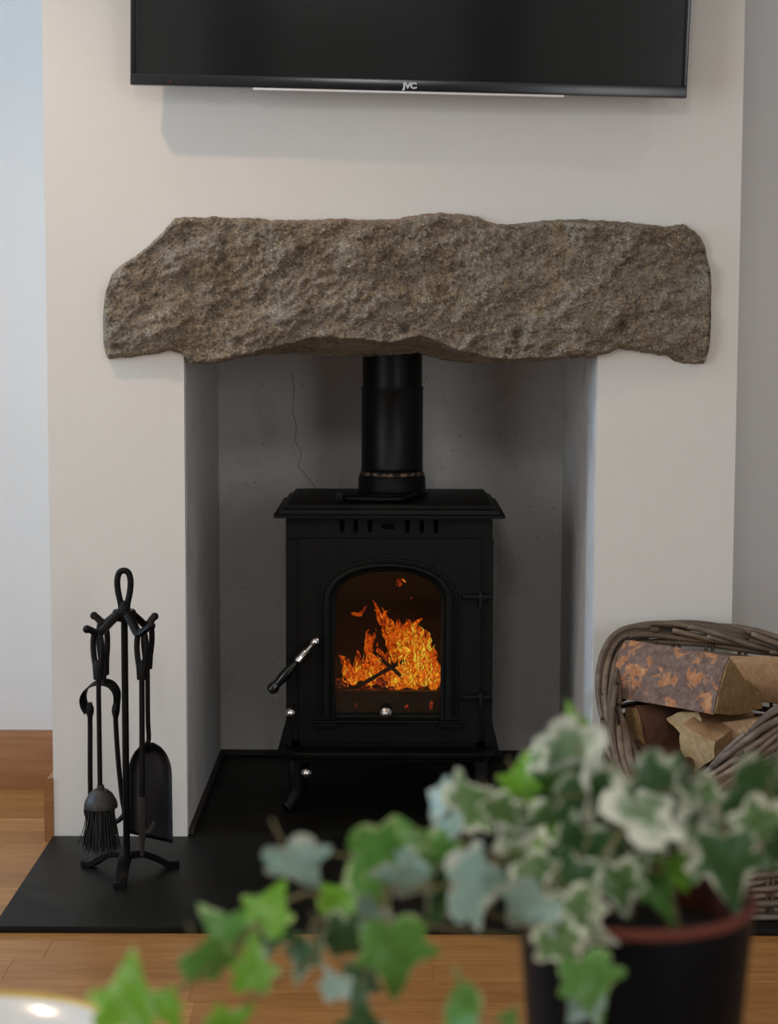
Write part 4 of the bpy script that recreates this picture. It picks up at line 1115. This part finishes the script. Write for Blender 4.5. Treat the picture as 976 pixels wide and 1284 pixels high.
def leaf_mesh(seed, deep):
    r = random.Random(seed); o = []
    for x, y in OUTL:
        rr = 1+deep*(-.02 if abs(y-.17) < .08 or abs(y-.45) < .06 else .04); o.append((x/rr if x else 0, y))
    half = o
    full = [(x*(1+r.uniform(-.05, .05)), y+r.uniform(-.01, .01)) for x, y in half]+[(-x*(1+r.uniform(-.05, .05)), y) for x, y in half[-2:0:-1]]
    c = (0, .34); bm = nb(); lay = bm.verts.layers.float.new('margin')
    cup = r.uniform(-.6, .7); fold = r.uniform(.0, .5); droop = r.uniform(.2, .9); tw = r.uniform(-.2, .2)
    def bend(x, y):
        z = .035*sin(14*x+seed*1.7)*cos(11*y+seed)+fold*abs(x)*.55 - droop*(y-.2)**2*.55*(1 if y > .2 else .3) - cup*(x*x)*1.2 + tw*x*y + .02*sin(9*x+seed)*sin(8*y)
        return z
    rings = []
    for s in (.3, .6, .82, 1.0):
        ring = []
        for x, y in full:
            xx, yy = c[0]+(x-c[0])*s, c[1]+(y-c[1])*s
            v = bm.verts.new((xx, yy, bend(xx, yy))); v[lay] = s; ring.append(v)
        rings.append(ring)
    cv = bm.verts.new((0, c[1], bend(0, c[1]))); cv[lay] = 0; n = len(full)
    for i in range(n): bm.faces.new((cv, rings[0][i], rings[0][(i+1) % n]))
    for r0, r1 in zip(rings, rings[1:]):
        for i in range(n): bm.faces.new((r0[i], r1[i], r1[(i+1) % n], r0[(i+1) % n]))
    for f in bm.faces: f.smooth = True
    # petiole
    nb0 = len(bm.faces)
    tube(bm, [(0, .02, -.004), (0, -.15, -.05), (r.uniform(-.08, .08), -.42, -.16)], [.018, .016, .016], 5, mi=1)
    me = bpy.data.meshes.new('leaf'); bmesh.ops.recalc_face_normals(bm, faces=bm.faces[nb0:]) if False else None
    bm.to_mesh(me); bm.free(); return me
base_leaves = [leaf_mesh(40+k, .5+.35*(k % 3)) for k in range(9)]
LMESH = {}
for key, m in LM.items():
    for k, b in enumerate(base_leaves):
        me = b.copy(); me.materials.append(m); me.materials.append(M_stem); LMESH[key, k] = me
ivl = Vector((PC.x, PC.y, TT)); lr = random.Random(12); LEAFPOS = {}
def leaf(px, py, size, rot, kind, depth=1.27, pitch=0, roll=0, idx=None):
    """size: length in px at that depth; rot: direction of the tip, degrees clockwise from up; pitch>0 tips the point towards the viewer"""
    pos = PD(px, py, depth); s = size*depth/F
    t = IR*sin(radians(rot))+IU*cos(radians(rot)); nrm = -FW
    side = t.cross(nrm)
    mt = Matrix((side, t, nrm)).transposed()
    mt = mt @ Matrix.Rotation(radians(pitch), 3, 'X') @ Matrix.Rotation(radians(roll), 3, 'Y')
    k = idx if idx is not None else lr.randrange(len(base_leaves))
    o = bpy.data.objects.new('leaf', LMESH[kind, k]); COL.objects.link(o); o.parent = ivy
    m4 = mt.to_4x4() @ Matrix.Scale(s, 4); ctr = mt @ Vector((0, .4*s, 0)); m4.translation = pos-ctr-ivl
    o.matrix_local = m4
    return pos-(mt @ Vector((0, .5*s, 0)))
L = [  # px, py, size, rot, kind, depth, pitch, roll
 # long vine trailing to the left
 (376,1090,92,150,'p',1.20,-25,15),(340,1136,72,25,'b',1.19,-20,-10),(432,1126,66,35,'b',1.21,10,-20),(280,1166,80,-35,'g',1.17,20,35),
 (262,1212,86,160,'g',1.15,-35,-15),(318,1208,72,8,'b',1.16,-10,30),(348,1170,60,100,'d',1.20,20,10),(379,1204,58,200,'d',1.20,10,25),
 (160,1246,98,5,'b',1.10,-10,5),(214,1270,62,160,'b',1.10,10,30),(292,1282,62,60,'b',1.12,0,20),(417,1232,48,-20,'p',1.17,-30,25),
 (448,1240,62,190,'d',1.19,20,-10),(451,1276,66,10,'d',1.17,10,15),(494,1203,108,175,'g',1.17,-5,-10),(436,1180,74,120,'d',1.20,10,20),
 (455,1150,70,230,'p',1.22,-30,-15),(485,1078,112,100,'g',1.22,-25,-5),(503,1112,84,190,'p',1.21,-50,10),(547,1060,72,60,'v',1.25,-30,20),
 (556,1126,88,200,'d',1.22,0,-20),(575,1264,104,-85,'g',1.12,-58,5),(640,1275,30,30,'g',1.14,0,0),
 # middle cluster
 (556,1036,70,-60,'p',1.24,-55,0),(548,998,56,-75,'p',1.25,-60,10),(596,1004,88,70,'v',1.25,-40,-15),(634,1020,64,140,'v',1.25,-20,25),
 (655,974,58,5,'b',1.27,10,-25),(715,904,46,0,'b',1.29,20,30),(706,942,104,-150,'c',1.27,-25,-20),(668,950,40,-90,'c',1.27,-30,20),
 (602,1108,112,95,'p',1.20,-40,-10),(556,1085,80,140,'g',1.22,10,10),(515,1051,66,-30,'g',1.23,-20,15),(512,1092,60,220,'p',1.21,-30,20),
 (661,1072,78,-70,'v',1.24,-25,15),(727,1078,96,190,'d',1.24,-10,0),(748,1018,112,165,'d',1.25,-15,10),(752,986,104,80,'c',1.26,-62,5),
 (812,1014,124,60,'c',1.24,-45,-25),(832,1000,112,130,'d',1.26,-20,-35),(778,1114,78,170,'v',1.23,-5,15),(802,1085,62,40,'v',1.25,-20,25),
 (832,1126,74,175,'g',1.24,20,55),(880,1028,84,70,'c',1.26,-30,20),(906,1044,74,150,'c',1.26,-20,-25),(914,1092,104,172,'d',1.22,0,15),
 (956,996,130,110,'d',1.25,-35,10),(950,1044,92,200,'v',1.24,0,-30),(862,1066,74,-40,'g',1.27,0,25),(851,1096,48,160,'b',1.25,10,20),
 (660,1140,98,215,'p',1.19,-38,8),(719,1154,86,165,'v',1.19,0,-15),(709,1190,80,150,'v',1.18,10,20),(740,1240,88,160,'g',1.16,15,-15),(728,1262,60,215,'p',1.165,-10,20),
 (746,1170,56,120,'c',1.19,20,35),(700,1050,66,30,'b',1.25,-10,20),(646,1082,60,-110,'v',1.24,-20,-20),(688,1008,58,100,'g',1.27,5,25),
 (715,1112,86,200,'d',1.22,0,15),(672,1108,76,150,'v',1.22,-10,-25),(690,1040,80,190,'v',1.26,-20,10),(640,1050,60,-30,'c',1.27,-25,20),
 (770,1060,90,140,'v',1.27,-15,-15),(795,1046,90,200,'c',1.27,-25,20),(722,1028,70,70,'v',1.27,-30,-20),(780,990,70,-30,'v',1.28,-40,20),
 (850,1040,80,160,'v',1.27,-20,15),(885,1000,70,20,'v',1.28,-35,-15),(925,1015,80,-60,'c',1.28,-30,20),(975,1060,80,190,'d',1.25,-10,10),
 (755,1100,70,100,'g',1.25,10,30),(690,1080,60,170,'b',1.24,0,-25),(632,1110,52,120,'v',1.23,-20,20),(700,980,60,40,'g',1.28,-20,30),
]
pts_of = []
for q in L: pts_of.append(leaf(*q))
# filler leaves deeper in the plant
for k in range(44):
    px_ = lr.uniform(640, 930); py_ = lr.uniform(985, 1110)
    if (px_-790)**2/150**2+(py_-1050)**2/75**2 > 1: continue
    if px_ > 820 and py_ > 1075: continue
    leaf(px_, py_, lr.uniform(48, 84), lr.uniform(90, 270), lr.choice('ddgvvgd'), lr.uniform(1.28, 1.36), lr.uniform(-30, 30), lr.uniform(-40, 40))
# stems
soil = Vector((PC.x, PC.y, PT-.024))
def vine(pxs, r=.0018, start=(0, 0)):
    q = [soil+Vector((start[0], start[1], 0))]+[PD(*p) for p in pxs]
    bm = nb(); c = catmull(q, 8); tube(bm, c, [r*(1-.45*i/len(c)) for i in range(len(c))], 6); obj('stem', bm, M_stem, ivy, 180)
vine([(745,1080,1.27),(690,1060,1.26),(630,1075,1.24),(560,1075,1.235),(500,1095,1.225),(440,1130,1.215),(385,1120,1.21),(330,1150,1.19),(290,1190,1.165),(235,1235,1.13),(165,1262,1.11)], .002, (-.03, 0))
vine([(730,1050,1.28),(680,1010,1.27),(610,1010,1.26),(560,1015,1.25)], .0018, (-.02, .02))
vine([(750,1030,1.29),(715,975,1.28),(712,915,1.29)], .0017, (-.01, .02))
vine([(800,1050,1.28),(790,1010,1.27),(770,985,1.27)], .0018, (0, .02))
vine([(840,1070,1.28),(880,1030,1.27),(930,1010,1.26),(975,1010,1.26)], .0018, (.03, 0))
vine([(840,1080,1.26),(880,1060,1.25),(915,1075,1.23)], .0016, (.02, -.02))
vine([(740,1110,1.22),(715,1140,1.20),(712,1190,1.185),(735,1245,1.165)], .0017, (-.035, -.03))
vine([(500,1110,1.22),(480,1170,1.195),(455,1230,1.185),(450,1280,1.17)], .0014, (-.04, -.03))
vine([(420,1150,1.21),(395,1200,1.195),(345,1230,1.17),(290,1275,1.13)], .0014, (-.04, -.03))
# ================================================================== LOUDSPEAKERS AT THE REAR (seen in the television glass)
def speaker(x, label):
    r = empty('loudspeaker', (x, -4.9, 0), label, 'loudspeaker')
    m = simple('black_ash_veneer', (.012, .012, .012), .5); mc = simple('speaker_cone', (.09, .09, .09), .6); 
    bm = nb(); box(bm, (x-.14, -5.1, 0), (x+.14, -4.8, 1.95), .006, 2); obj('cabinet', bm, m, r)
    for z, rad in ((1.70, .11), (1.42, .11), (.98, .11), (.6, .11)):
        bm = nb(); lathe(bm, [(rad, 0), (rad, .012), (rad*.9, .014), (rad*.84, .006), (rad*.35, -.03), (rad*.3, -.02), (0, -.012)], (x, -4.8, z), (0, 1, 0), 32); obj('driver', bm, mc, r)
speaker(-.66, 'tall black loudspeaker mirrored in the left half of the television glass')
speaker(.42, 'tall black loudspeaker mirrored in the right half of the television glass')
